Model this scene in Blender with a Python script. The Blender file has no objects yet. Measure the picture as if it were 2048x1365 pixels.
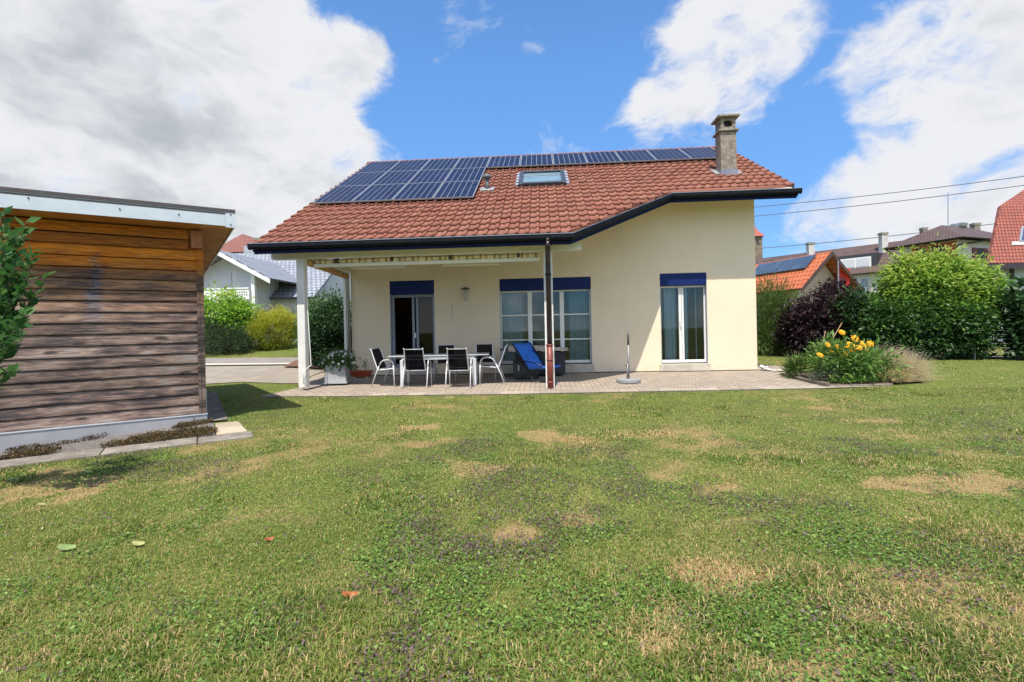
import bpy, bmesh, math, random
import numpy as np
from mathutils import Vector, Matrix
random.seed(7); rng = np.random.default_rng(7)
S = bpy.context.scene
COL = S.collection

# ------------------------------------------------------------------ camera
F_PX, YAW, ROLL, Y0, H = 957.7, .067, .0204, 656., 1.336   # for a 2048 px wide frame
Rv = Vector((math.cos(YAW), math.sin(YAW), 0)); Fv = Vector((-math.sin(YAW), math.cos(YAW), 0)); Uv = Vector((0, 0, 1))
cd = bpy.data.cameras.new('camera'); cam = bpy.data.objects.new('camera', cd); COL.objects.link(cam)
cr, sr = math.cos(ROLL), math.sin(ROLL)
ax, ay, az = Rv*cr - Uv*sr, Rv*sr + Uv*cr, -Fv
cam.matrix_world = Matrix(((ax.x, ay.x, az.x, 0), (ax.y, ay.y, az.y, 0), (ax.z, ay.z, az.z, H), (0, 0, 0, 1)))
cd.sensor_width = 36; cd.lens = F_PX/2048*36; cd.shift_y = -(682.5-Y0)/2048
cd.clip_start = .05; cd.clip_end = 3000
S.camera = cam
S.render.resolution_x, S.render.resolution_y = 1024, 682

# ------------------------------------------------------------------ sky and sun
SUN_TO = Vector((-.12, -1, 2.05)).normalized()          # direction towards the sun
sl = bpy.data.lights.new('sun', 'SUN'); sl.energy = 3.5; sl.angle = math.radians(.55); sl.color = (1, .945, .86)
so = bpy.data.objects.new('sun', sl); COL.objects.link(so)
so.rotation_euler = SUN_TO.to_track_quat('Z', 'Y').to_euler(); so.location = (0, -5, 20)
S.view_settings.view_transform = 'Standard'; S.view_settings.look = 'None'
S.view_settings.exposure = 0.9; CB = .47; S.view_settings.gamma = 1

class NT:
    """tiny node-tree helper"""
    def __init__(s, nt): s.nt = nt; nt.nodes.clear()
    def n(s, t, **k):
        nd = s.nt.nodes.new(t)
        ins = k.pop('i', {})
        for a, b in k.items(): setattr(nd, a, b)
        for a, b in ins.items(): s.put(nd.inputs[a], b)
        return nd
    def put(s, sock, v):
        if isinstance(v, bpy.types.NodeSocket): s.nt.links.new(v, sock)
        elif isinstance(v, bpy.types.Node): s.nt.links.new(v.outputs[0], sock)
        else:
            if isinstance(v, (tuple, list)) and len(v) == 3 and sock.type == 'RGBA': v = (*v, 1)
            sock.default_value = v
    def math(s, op, a, b=0., c=0., clamp=False):
        nd = s.nt.nodes.new('ShaderNodeMath'); nd.operation = op; nd.use_clamp = clamp
        s.put(nd.inputs[0], a); s.put(nd.inputs[1], b); s.put(nd.inputs[2], c)
        return nd.outputs[0]
    def mix(s, f, a, b, mode='MIX'):
        nd = s.nt.nodes.new('ShaderNodeMix'); nd.data_type = 'RGBA'; nd.blend_type = mode
        s.put(nd.inputs[0], f); s.put(nd.inputs[6], a); s.put(nd.inputs[7], b)
        return nd.outputs[2]
    def ramp(s, f, stops, interp='LINEAR'):
        nd = s.nt.nodes.new('ShaderNodeValToRGB'); s.put(nd.inputs[0], f); cr_ = nd.color_ramp; cr_.interpolation = interp
        while len(cr_.elements) < len(stops): cr_.elements.new(.5)
        for e, (p, c) in zip(cr_.elements, stops):
            e.position = p; e.color = (*c, 1) if len(c) == 3 else c
        return nd.outputs[0]
    def rng(s, v, a, b, c=0., d=1., smooth=True):
        nd = s.nt.nodes.new('ShaderNodeMapRange'); nd.interpolation_type = 'SMOOTHSTEP' if smooth else 'LINEAR'; nd.clamp = True
        s.put(nd.inputs[0], v)
        for k, x in enumerate((a, b, c, d)): nd.inputs[k+1].default_value = x
        return nd.outputs[0]
    def noise(s, vec, scale, detail=4, rough=.55, dist=0.):
        return s.n('ShaderNodeTexNoise', i={'Vector': vec, 'Scale': scale, 'Detail': detail, 'Roughness': rough, 'Distortion': dist}).outputs[0]

W = bpy.data.worlds.new('World'); S.world = W; W.use_nodes = True
w = NT(W.node_tree)
sky = w.n('ShaderNodeTexSky', sky_type='NISHITA', sun_disc=False, sun_elevation=math.asin(SUN_TO.z),
          sun_rotation=math.atan2(SUN_TO.x, SUN_TO.y), air_density=1.0, dust_density=.35, ozone_density=2.2, altitude=500)
dirv = w.n('ShaderNodeTexCoord').outputs['Generated']
def skydir(px, py):                         # world direction of a point of the sky
    u = (px-1024)/F_PX; v = (Y0-py)/F_PX
    return (Rv*(u*cr+v*sr) + Uv*(-u*sr+v*cr) + Fv).normalized()
CLOUDS = [  # direction, angular radius in degrees, weight
 (360,300,6,.6),(480,430,8,.7),(200,240,7,.5),(420,250,5,.4),(300,360,6,.45),
 (-150,150,13.00,0.85),(60,330,12.00,0.80),(150,60,9.00,0.70),(330,230,8.00,0.75),(400,90,5.50,0.62),(470,230,7.00,0.75),(590,130,5.20,0.60),(610,250,4.60,0.55),(470,400,9.00,0.80),(640,350,5.00,0.62),(250,430,10.00,0.80),(700,420,5.00,0.60),(560,330,5.00,0.55),
 (735,75,2.60,0.45),(690,110,3.00,0.42),(745,135,2.20,0.34),(760,90,1.40,0.20),(700,280,2.50,0.30),(650,190,2.60,0.35),(500,60,3.50,0.38),(540,50,3.00,0.25),
 (265,95,1.60,-0.60),(300,150,1.50,-0.60),(225,40,2.00,-0.35),(545,210,1.50,-0.60),(255,8,2.20,-0.50),(640,100,1.60,-0.28),(715,215,2.00,-0.45),(600,50,2.20,-0.20),
 (1052,97,1.00,0.38),(1082,95,0.90,0.36),(1300,215,2.60,0.62),(1340,175,3.20,0.66),(1400,150,4.00,0.72),(1460,200,3.60,0.62),(1490,120,3.50,0.60),(1410,60,3.20,0.55),(1470,20,4.50,0.60),(1560,30,4.00,0.50),(1540,110,3.20,0.40),(1290,245,1.60,0.30),
 (1650,60,3.00,0.21),(1700,120,3.40,0.27),(1790,90,4.00,0.35),(1870,60,4.00,0.35),(1960,20,4.00,0.34),(1760,190,3.60,0.35),(1880,160,4.50,0.42),(1980,200,5.00,0.50),(2060,120,5.00,0.42),(1700,250,2.20,0.17),(1870,270,5.00,0.40),(2010,300,6.00,0.47),
 (1650,360,2.80,0.29),(1730,340,3.20,0.30),(1830,345,4.00,0.34),(1960,390,5.00,0.42),(1560,470,3.20,0.40),(1650,470,3.50,0.37),(1760,450,4.00,0.40),(1880,470,5.00,0.40),(2040,450,6.00,0.47),(1570,385,1.80,0.12),
 (1590,250,2.40,-0.35),(1640,300,2.20,-0.40),(1700,20,2.00,-0.35),(1760,130,1.00,-0.20),(1990,85,1.50,-0.55),(1900,125,1.40,-0.35),(1800,235,1.50,-0.30),(1690,400,1.50,-0.25),(1545,320,2.20,-0.30),(1990,330,1.20,-0.25),(1130,60,5.00,-0.30),(900,250,7.00,-0.40)]
acc = None
for px_, py_, r, wt in CLOUDS:
    c = skydir(px_, py_)
    d = w.n('ShaderNodeVectorMath', operation='DOT_PRODUCT', i={0: dirv, 1: tuple(c)}).outputs['Value']
    rr = math.radians(r)**2
    v = w.math('MULTIPLY', w.math('EXPONENT', w.math('MULTIPLY_ADD', d, 2/rr*.8, -2/rr*.8)), wt)
    acc = v if acc is None else w.math('ADD', acc, v)
up = w.n('ShaderNodeSeparateXYZ', i={0: dirv}).outputs
back = w.rng(up['Y'], .25, -.2, 0, .55)                    # behind the viewer: broken cloud
pl = w.n('ShaderNodeVectorMath', operation='MULTIPLY', i={0: dirv, 1: (1, 1, 1.6)})
wv = w.n('ShaderNodeTexNoise', i={'Vector': pl, 'Scale': 4.5, 'Detail': 4}).outputs[1]
pl2 = w.n('ShaderNodeVectorMath', operation='MULTIPLY_ADD', i={0: wv, 1: (.22, .22, .22), 2: pl})
nz = w.noise(pl2, 5.0, 12, .60)
nz2 = w.noise(pl2, 3.0, 7, .55)
cov = w.math('ADD', w.math('MINIMUM', acc, .88), back)
for px_, py_, r, wt in ((330,330,10,.42),(480,410,7,.35),(560,300,5,.2),(1720,230,4,-.22),(1660,400,3,-.2),(1860,220,3,-.15)):
    d = w.n('ShaderNodeVectorMath', operation='DOT_PRODUCT', i={0: dirv, 1: tuple(skydir(px_, py_))}).outputs['Value']; rr = math.radians(r)**2
    cov = w.math('ADD', cov, w.math('MULTIPLY', w.math('EXPONENT', w.math('MULTIPLY_ADD', d, 2/rr*.8, -2/rr*.8)), wt))
cov = w.math('ADD', cov, w.math('MULTIPLY', w.math('SUBTRACT', nz, .5), 3.1))
nzf = w.noise(pl2, 14., 8, .65)
cov = w.math('ADD', cov, w.math('MULTIPLY', w.math('SUBTRACT', nzf, .5), .75))
dens = w.rng(cov, .22, .95)
low = w.rng(up['Z'], .62, .22)                              # cloud bases, seen low down, are greyer
lef = w.rng(up['X'], .1, -.5)
sh_ = w.math('ADD', w.math('MULTIPLY', nz2, 1.0), w.math('MULTIPLY', w.math('MULTIPLY', low, lef), .13))
sh_ = w.math('ADD', sh_, w.math('MULTIPLY', w.math('SUBTRACT', cov, 1.0), .10))
shade = w.rng(sh_, .55, .80)
ccol = w.mix(shade, (CB, CB*1.005, CB*1.03), (CB*.56, CB*.595, CB*.63))
front = w.rng(up['Y'], .1, -.3, 1., 1.9)                    # unseen clouds behind the viewer, boosted to add ambient fill light
skm = w.mix(1., sky.outputs[0], w.mix(w.rng(up['Z'], .50, .05), (.53, .76, .92), (.29, .42, .57)), 'MULTIPLY')
b1 = w.n('ShaderNodeBackground', i={'Color': skm, 'Strength': .15})
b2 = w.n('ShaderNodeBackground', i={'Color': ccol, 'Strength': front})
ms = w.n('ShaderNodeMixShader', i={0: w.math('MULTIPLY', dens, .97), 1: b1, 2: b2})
w.n('ShaderNodeOutputWorld', i={0: ms})

# ------------------------------------------------------------------ placement helpers
YW = 13.75                                    # plane of the house front
def sm(t): t = min(1, max(0, t)); return t*t*(3-2*t)
def g(x, y):
    z = min(0, max(-.10, -.02*(YW-y)))
    dx_, dy_ = x+5.51, y-7.44; a_ = dx_*.8044+dy_*.5941; b_ = -dx_*.5941+dy_*.8044      # hollow along the shed wall
    if a_ < 0 and -1.35 < b_ < 4: z -= .12*sm(-a_/2.2)*sm((b_+1.35)/1.2)
    if x < -5.9: z += sm((-x-5.9)/1.6)*min(.8, max(0, .1*(y-12.7)))
    return z
def ray(x, y):
    u = (x-1024)/F_PX; v = (Y0-y)/F_PX
    return Rv*(u*cr+v*sr) + Uv*(-u*sr+v*cr) + Fv
Cv = Vector((0, 0, H))
def atY(x, y, Y): d = ray(x, y); return Cv + d*(Y/d.y)
def far(x, y, D): return Cv + ray(x, y)*D
def gnd(x, y):
    d = ray(x, y); z = 0
    for _ in range(60):
        p = Cv + d*((z-H)/d.z); z = g(p.x, p.y)*.5+z*.5
    return p

# ------------------------------------------------------------------ materials
def pmat(name, c1, c2=None, scale=6., rough=.6, bump=0., bscale=None, metal=0., detail=5, spec=.5, coord='Object', stretch=None, lo=.35, hi=.65, emit=None, trans=0.):
    m = bpy.data.materials.new(name); m.use_nodes = True; t = NT(m.node_tree)
    tc = t.n('ShaderNodeTexCoord').outputs[coord]
    if stretch: tc = t.n('ShaderNodeVectorMath', operation='MULTIPLY', i={0: tc, 1: stretch}).outputs[0]
    p = t.n('ShaderNodeBsdfPrincipled', i={'Roughness': rough, 'Metallic': metal, 'Specular IOR Level': spec})
    if c2:
        nz = t.noise(tc, scale, detail, .6)
        t.put(p.inputs['Base Color'], t.mix(t.rng(nz, lo, hi), c1, c2))
    else: t.put(p.inputs['Base Color'], c1)
    if bump:
        b = t.n('ShaderNodeBump', i={'Strength': bump, 'Distance': .02, 'Height': t.noise(tc, bscale or scale*4, 6, .6)})
        t.put(p.inputs['Normal'], b)
    if emit: t.put(p.inputs['Emission Color'], emit[0]); p.inputs['Emission Strength'].default_value = emit[1]
    t.n('ShaderNodeOutputMaterial', i={0: p})
    return m
def leafmat(name, stops, rough=.45, transl=.35, spec=.35):
    """leaf colour picked by the per-leaf 'tint' attribute"""
    m = bpy.data.materials.new(name); m.use_nodes = True; t = NT(m.node_tree)
    at = t.n('ShaderNodeAttribute', attribute_name='tint').outputs['Fac']
    c = t.ramp(at, stops)
    p = t.n('ShaderNodeBsdfPrincipled', i={'Base Color': c, 'Roughness': rough, 'Specular IOR Level': spec})
    tr = t.n('ShaderNodeBsdfTranslucent', i={'Color': t.mix(.5, c, (1.0, 1.0, .35), 'MULTIPLY')})
    hs = t.n('ShaderNodeHueSaturation', i={'Value': 1.6, 'Color': c}); t.put(tr.inputs[0], hs)
    mx = t.n('ShaderNodeMixShader', i={0: transl, 1: p, 2: tr}); t.n('ShaderNodeOutputMaterial', i={0: mx})
    return m

# ------------------------------------------------------------------ mesh builder
class MB:
    def __init__(s): s.v = []; s.f = []; s.t = []; s.uv = None
    def add(s, vs, fs, tint=.5):
        b = len(s.v); s.v += [tuple(v) for v in vs]; s.f += [tuple(b+i for i in f) for f in fs]; s.t += [tint]*len(vs); return s
    def box(s, x0, x1, y0, y1, z0, z1, tint=.5, M=None):
        vs = [(x, y, z) for z in (z0, z1) for y in (y0, y1) for x in (x0, x1)]
        if M is not None: vs = [M @ Vector(v) for v in vs]
        return s.add(vs, [(0,2,3,1),(4,5,7,6),(0,1,5,4),(1,3,7,5),(3,2,6,7),(2,0,4,6)], tint)
    def quad(s, a, b, c, d, tint=.5): return s.add([a, b, c, d], [(0,1,2,3)], tint)
    def prism(s, poly, off, tint=.5):
        """extrude a 3-D polygon by a vector"""
        n = len(poly); off = Vector(off); a = [Vector(p) for p in poly]
        vs = a + [p+off for p in a]
        return s.add(vs, [tuple(range(n-1, -1, -1)), tuple(range(n, 2*n))]+[(i, (i+1) % n, n+(i+1) % n, n+i) for i in range(n)], tint)
    def tube(s, pts, r, n=8, tint=.5, cap=True):
        pts = [Vector(p) for p in pts]; rs = r if isinstance(r, (list, tuple)) else [r]*len(pts)
        rings = []; up = None
        for i, p in enumerate(pts):
            if i == 0: d = pts[1]-p
            elif i == len(pts)-1: d = p-pts[i-1]
            else: d = (pts[i+1]-p).normalized()+(p-pts[i-1]).normalized()
            d.normalize()
            if up is None:
                up = Vector((0, 0, 1)) if abs(d.z) < .9 else Vector((1, 0, 0))
            a = d.cross(up).normalized(); b = a.cross(d).normalized(); up = b
            rings.append([p+(a*math.cos(k*2*math.pi/n)+b*math.sin(k*2*math.pi/n))*rs[i] for k in range(n)])
        vs = [v for R_ in rings for v in R_]
        fs = [(i*n+k, i*n+(k+1) % n, (i+1)*n+(k+1) % n, (i+1)*n+k) for i in range(len(pts)-1) for k in range(n)]
        if cap: fs += [tuple(range(n-1, -1, -1)), tuple((len(pts)-1)*n+k for k in range(n))]
        return s.add(vs, fs, tint)
    def lathe(s, prof, c=(0, 0, 0), n=24, tint=.5):
        vs = [(c[0]+r*math.cos(k*2*math.pi/n), c[1]+r*math.sin(k*2*math.pi/n), c[2]+z) for r, z in prof for k in range(n)]
        m = len(prof)
        fs = [(i*n+k, i*n+(k+1) % n, (i+1)*n+(k+1) % n, (i+1)*n+k) for i in range(m-1) for k in range(n)]
        fs += [tuple(range(n-1, -1, -1)), tuple((m-1)*n+k for k in range(n))]
        return s.add(vs, fs, tint)
    def sweep(s, prof, path, side, tint=.5, close=True):
        """profile (a,b): a along 'side' vectors (one per path point), b up"""
        n = len(prof)
        vs = [Vector(p)+Vector(sd)*a+Vector((0, 0, b)) for p, sd in zip(path, side) for a, b in prof]
        fs = [(i*n+k, i*n+(k+1) % n, (i+1)*n+(k+1) % n, (i+1)*n+k) for i in range(len(path)-1) for k in range(n)]
        fs += [tuple(range(n-1, -1, -1)), tuple((len(path)-1)*n+k for k in range(n))]
        return s.add(vs, fs, tint)
    def build(s, name, mat, parent=None, smooth=False, bevel=0, world=True):
        me = bpy.data.meshes.new(name); me.from_pydata(s.v, [], s.f); me.update()
        a = me.attributes.new('tint', 'FLOAT', 'POINT'); a.data.foreach_set('value', np.array(s.t, 'f'))
        if s.uv is not None:
            u = me.uv_layers.new(name='uv'); u.data.foreach_set('uv', np.array(s.uv, 'f').ravel())
        bm = bmesh.new(); bm.from_mesh(me); bmesh.ops.recalc_face_normals(bm, faces=bm.faces); bm.to_mesh(me); bm.free()
        o = bpy.data.objects.new(name, me); COL.objects.link(o); me.materials.append(mat)
        if smooth:
            for p in me.polygons: p.use_smooth = True
        if bevel:
            b = o.modifiers.new('bevel', 'BEVEL'); b.width = bevel; b.segments = 2; b.limit_method = 'ANGLE'
        if parent is not None:
            o.parent = parent
            if world: o.matrix_parent_inverse = wmat(parent).inverted()
        return o
def wmat(o):
    m = Matrix.LocRotScale(o.location, o.rotation_euler, o.scale)
    return wmat(o.parent) @ o.matrix_parent_inverse @ m if o.parent else m
def tag(o, label=None, cat=None, group=None, kind=None):
    if label: o['label'] = label
    if cat: o['category'] = cat
    if group: o['group'] = group
    if kind: o['kind'] = kind
    return o
def empty(name, loc, label, cat, rz=0., group=None):
    o = bpy.data.objects.new(name, None); COL.objects.link(o); o.location = loc; o.rotation_euler = (0, 0, rz); o.empty_display_size = .2
    return tag(o, label, cat, group)
def copy_tree(o, parent=None):
    c = o.copy(); COL.objects.link(c)
    if parent is not None: c.parent = parent
    for ch in [q for q in bpy.data.objects if q.parent == o]: copy_tree(ch, c)
    return c
def fast_mesh(name, V, Fc, tint, mat, parent=None, k=3, smooth=False):
    """numpy verts (n,3), faces (m,k)"""
    me = bpy.data.meshes.new(name); n, m = len(V), len(Fc)
    me.vertices.add(n); me.vertices.foreach_set('co', V.astype('f').ravel())
    me.loops.add(m*k); me.loops.foreach_set('vertex_index', Fc.astype('i').ravel())
    me.polygons.add(m); me.polygons.foreach_set('loop_start', np.arange(0, m*k, k, dtype='i'))
    try: me.polygons.foreach_set('loop_total', np.full(m, k, 'i'))
    except Exception: pass
    me.update(calc_edges=True)
    a = me.attributes.new('tint', 'FLOAT', 'POINT'); a.data.foreach_set('value', tint.astype('f'))
    o = bpy.data.objects.new(name, me); COL.objects.link(o); me.materials.append(mat)
    if smooth: me.polygons.foreach_set('use_smooth', np.ones(m, bool))
    if parent is not None:
        o.parent = parent; o.matrix_parent_inverse = wmat(parent).inverted()
    return o

# numpy value noise for the lawn's patches (world metres)
_tab = rng.random((256, 256))
def vnoise(x, y, s):
    x = np.asarray(x)*s+91.3; y = np.asarray(y)*s+37.7
    xi = np.floor(x).astype(int); yi = np.floor(y).astype(int); fx = x-xi; fy = y-yi
    fx = fx*fx*(3-2*fx); fy = fy*fy*(3-2*fy)
    a = _tab[xi % 256, yi % 256]; b = _tab[(xi+1) % 256, yi % 256]; c = _tab[xi % 256, (yi+1) % 256]; d = _tab[(xi+1) % 256, (yi+1) % 256]
    return (a*(1-fx)+b*fx)*(1-fy)+(c*(1-fx)+d*fx)*fy
def fbm(x, y, s, o=4):
    r = 0; a = .5; t = 0
    for k in range(o): r = r+vnoise(x+k*13.1, y-k*7.7, s*2**k)*a; t += a; a *= .55
    return r/t

# ================================================================== GROUND
def ground_mat():
    m = bpy.data.materials.new('lawn soil'); m.use_nodes = True; t = NT(m.node_tree)
    at = t.n('ShaderNodeAttribute', attribute_name='tint').outputs['Fac']
    tc = t.n('ShaderNodeTexCoord').outputs['Object']
    n1 = t.noise(tc, 26, 6, .7); n2 = t.noise(tc, 3, 5, .6)
    gr = t.mix(t.rng(n1, .35, .65), (.075, .095, .022), (.19, .22, .05))
    gr = t.mix(t.rng(n2, .45, .7), gr, (.11, .12, .035))
    dry = t.mix(t.rng(n1, .3, .7), (.21, .145, .06), (.36, .26, .12))
    c = t.mix(t.rng(at, .35, .75), gr, dry)
    b = t.n('ShaderNodeBump', i={'Strength': .8, 'Distance': .03, 'Height': n1})
    p = t.n('ShaderNodeBsdfPrincipled', i={'Base Color': c, 'Roughness': .95, 'Normal': b, 'Specular IOR Level': .1})
    t.n('ShaderNodeOutputMaterial', i={0: p}); return m
# dry patches: centre and half axes in metres
DRY = []
for px_, py_, a, b, w_ in [(150,965,.75,.35,1.),(850,858,.35,.35,.8),(1090,878,.55,.5,.9),(965,932,.55,.35,.9),(1010,1066,.35,.25,1.),(1155,1042,.3,.2,.8),(1800,970,.8,.3,1.),
   (1450,880,.3,.4,.7),(500,1030,.5,.2,.6),(780,925,.2,.2,.7),(1480,1150,.35,.15,1.),(1340,1235,.22,.15,1.),(1740,1230,.3,.15,1.),(1580,1330,.35,.12,.9),(1640,925,.4,.15,.8),
   (1780,1150,.3,.15,.7),(1420,968,.3,.15,.7),(1660,1290,.18,.12,.9),(1290,1290,.25,.12,.7),(1830,1000,.5,.2,.7),(620,850,.5,.4,.3),(900,880,.6,.4,.6),(1480,1045,.2,.12,.8),(1180,850,.5,.5,.4)]:
    p = gnd(px_, py_); DRY.append((p.x, p.y, a, b, w_))
def dryness(x, y):
    r = fbm(x, y, .55, 4)
    d = np.clip((r-.46)*2.2, 0, .45)
    r2 = fbm(x+40, y+9, 2.6, 3)
    wob = (fbm(x, y, 1.9, 4)-.5)*4.4
    for cx, cy, a, b, w_ in DRY:
        q = np.sqrt(((x-cx)/a)**2+((y-cy)/b)**2)+wob
        d = np.maximum(d, w_*.95*np.clip(1.15-q*1.0, 0, 1))
    r3 = fbm(x-9, y+31, 6.5, 3)
    return np.clip(d+(r2-.5)*.8+(r3-.5)*.6, 0, 1)
def weediness(x, y):          # broad-leaved self-heal patches
    a = fbm(x-20, y+60, .45, 4)
    return np.clip((a-.42)*2.2+(fbm(x, y, 2.4, 3)-.47)*2.8+np.clip((3.6-y)*.12, 0, .25), 0, 1)
def axis(a, b, fine0, fine1, step):
    v = list(np.arange(fine0, fine1+1e-6, step)); s_ = step; x = fine1
    while x < b: s_ *= 1.5; x += s_; v.append(min(x, b))
    s_ = step; x = fine0
    while x > a: s_ *= 1.5; x -= s_; v.insert(0, max(x, a))
    return np.array(v)
gx = axis(-700, 700, -12, 16, .12); gy = axis(-150, 900, 1., 22, .12)
X, Y = np.meshgrid(gx, gy, indexing='ij')
Z = np.vectorize(g)(X, Y) - .012 + (fbm(X, Y, .8, 3)-.5)*.012
nx, ny = X.shape
idx = np.arange(nx*ny).reshape(nx, ny)
Fq = np.stack([idx[:-1, :-1], idx[1:, :-1], idx[1:, 1:], idx[:-1, 1:]], -1).reshape(-1, 4)
lawn = fast_mesh('ground', np.stack([X, Y, Z], -1).reshape(-1, 3), Fq, dryness(X, Y).ravel(), ground_mat(), k=4, smooth=True)
tag(lawn, kind='structure')

def drape(name, poly, off, mat, step=1.):
    bm = bmesh.new(); f = bm.faces.new([bm.verts.new((x, y, 0)) for x, y in poly])
    xs = [p[0] for p in poly]; ys = [p[1] for p in poly]
    for k in np.arange(math.ceil(min(ys)/step)*step, max(ys), step):
        bmesh.ops.bisect_plane(bm, geom=bm.verts[:]+bm.edges[:]+bm.faces[:], plane_co=(0, k+.003, 0), plane_no=(0, 1, 0))
    for k in np.arange(math.ceil(min(xs)/step)*step, max(xs), step):
        bmesh.ops.bisect_plane(bm, geom=bm.verts[:]+bm.edges[:]+bm.faces[:], plane_co=(k+.003, 0, 0), plane_no=(1, 0, 0))
    for v in bm.verts: v.co.z = g(v.co.x, v.co.y)+off
    bmesh.ops.recalc_face_normals(bm, faces=bm.faces)
    me = bpy.data.meshes.new(name); bm.to_mesh(me); bm.free()
    if me.polygons[0].normal.z < 0: me.flip_normals()
    o = bpy.data.objects.new(name, me); COL.objects.link(o); me.materials.append(mat); return tag(o, kind='structure')

def paver_mat():
    m = bpy.data.materials.new('paving bricks'); m.use_nodes = True; t = NT(m.node_tree)
    tc = t.n('ShaderNodeTexCoord').outputs['Object']
    br = t.n('ShaderNodeTexBrick', offset=.5, squash=1., i={'Vector': tc, 'Color1': (.42, .34, .255), 'Color2': (.30, .235, .18), 'Mortar': (.07, .06, .05),
              'Scale': 1., 'Mortar Size': .011, 'Mortar Smooth': .3, 'Bias': 0., 'Brick Width': .235, 'Row Height': .135})
    n = t.noise(tc, 1.1, 5, .65); n3 = t.noise(tc, 60, 4, .7)
    c = t.mix(t.rng(n, .42, .66), br.outputs[0], t.mix(.5, br.outputs[0], (.27, .235, .20)))
    c = t.mix(t.math('MULTIPLY', t.rng(n3, .45, .7), .35), c, (.46, .40, .33))
    b = t.n('ShaderNodeBump', i={'Strength': .9, 'Distance': .008, 'Height': t.math('ADD', t.math('MULTIPLY', br.outputs[1], -1.), t.math('MULTIPLY', n3, .25))})
    p = t.n('ShaderNodeBsdfPrincipled', i={'Base Color': c, 'Roughness': .9, 'Normal': b, 'Specular IOR Level': .2})
    t.n('ShaderNodeOutputMaterial', i={0: p}); return m
M_pav = paver_mat()
PATIO = [(-6.26,10.10),(-4.2,10.05),(-.96,10.08),(1.15,10.18),(3.24,10.28),(5.0,10.36),(5.75,10.40),(6.3,10.48),(7.1,10.56),(5.93,10.66),(5.91,11.8),(5.95,12.6),(6.9,13.45),(7.15,14.2),(7.1,15.06),(6.7,16),(6.7,24.5),(-6.6,24.5),(-6.75,13.4),(-6.35,12.4),(-6.08,11.5),(-6.18,10.79)]
patio = drape('patio', PATIO, .012, M_pav)
# border course of larger slabs along the lawn edge
bd = MB()
Lp = [(-6.26,10.10),(-4.2,10.05),(-.96,10.08),(1.15,10.18),(3.24,10.28),(5.0,10.36),(5.75,10.40)]
tt = []
for (x0, y0), (x1, y1) in zip(Lp[:-1], Lp[1:]):
    n_ = max(1, round(math.hypot(x1-x0, y1-y0)/.40))
    for k in range(n_): tt.append((x0+(x1-x0)*k/n_, y0+(y1-y0)*k/n_))
tt.append(Lp[-1])
for (x0, y0), (x1, y1) in zip(tt[:-1], tt[1:]):
    dx, dy = x1-x0, y1-y0; z0 = g(x0, y0)+.020+random.uniform(-.003, .003)
    e = .006
    vs = [(x0+e, y0+.01, z0), (x1-e, y1+.01, z0), (x1-e, y1+.30, z0+.006), (x0+e, y0+.30, z0+.006)]
    bd.prism(vs, (0, 0, -.05), random.random())
def slabmat(name, a, b, sc=9., bump=.35):
    m = bpy.data.materials.new(name); m.use_nodes = True; t = NT(m.node_tree)
    at = t.n('ShaderNodeAttribute', attribute_name='tint').outputs['Fac']
    tc = t.n('ShaderNodeTexCoord').outputs['Object']
    n = t.noise(tc, sc, 7, .7); n2 = t.noise(tc, sc*9, 4, .7)
    c = t.mix(t.rng(n, .35, .68), a, b); c = t.n('ShaderNodeHueSaturation', i={'Color': c, 'Value': t.rng(at, 0, 1, .82, 1.16)}).outputs[0]
    c = t.mix(t.math('MULTIPLY', t.rng(n2, .55, .75), .4), c, tuple(x*.5 for x in a))
    bp = t.n('ShaderNodeBump', i={'Strength': bump, 'Distance': .01, 'Height': n2})
    p = t.n('ShaderNodeBsdfPrincipled', i={'Base Color': c, 'Roughness': .9, 'Normal': bp, 'Specular IOR Level': .2})
    t.n('ShaderNodeOutputMaterial', i={0: p}); return m
M_slab = slabmat('border slabs', (.38, .31, .235), (.30, .26, .215))
tag(bd.build('patio_border', M_slab), kind='structure')

M_asph = slabmat('old tarmac', (.30, .255, .205), (.37, .32, .26), 2.2, .3)
DRIVE = [(-30,14.2),(-12.5,12.6),(-9.3,12.45),(-8.35,12.75),(-6.9,12.35),(-6.45,12.35),(-6.8,13.4),(-6.85,15.2),(-30,15.9)]
ROAD = [(-30,15.7),(-6.9,15.05),(-6.9,16.6),(-30,17.7)]
drape('driveway', [(x, y) for x, y in DRIVE], .006, M_asph)
drape('kerb', [(-30,15.75),(-6.9,15.1),(-6.9,15.38),(-30,16.1)], .05, pmat('pale kerb stone', (.55,.50,.42), (.42,.38,.31), 8, .9))
drape('road', [(-30,16.1),(-6.9,15.38),(-6.9,16.6),(-30,17.7)], .03, slabmat('pinkish tarmac', (.27,.235,.21), (.32,.28,.25), 2., .3))
M_soil = pmat('bark mulch', (.10,.05,.03), (.22,.11,.06), 30, .95, .9, 60)
drape('soil', [(-8.3,14.7),(-6.8,14.5),(-6.3,15.0),(-6.2,16.5),(-8.6,16.5)], .06, M_soil, .5)
BED = [(5.98,12.55),(5.98,11.4),(6.02,10.72),(6.6,10.72),(7.4,10.85),(8.3,11.1),(8.7,11.9),(8.2,12.8),(7.3,13.3),(6.9,13.3)]
drape('flower_bed_soil', BED, .03, pmat('dark bed soil', (.07,.045,.03), (.15,.10,.07), 30, .95, .9, 60), .5)

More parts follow.
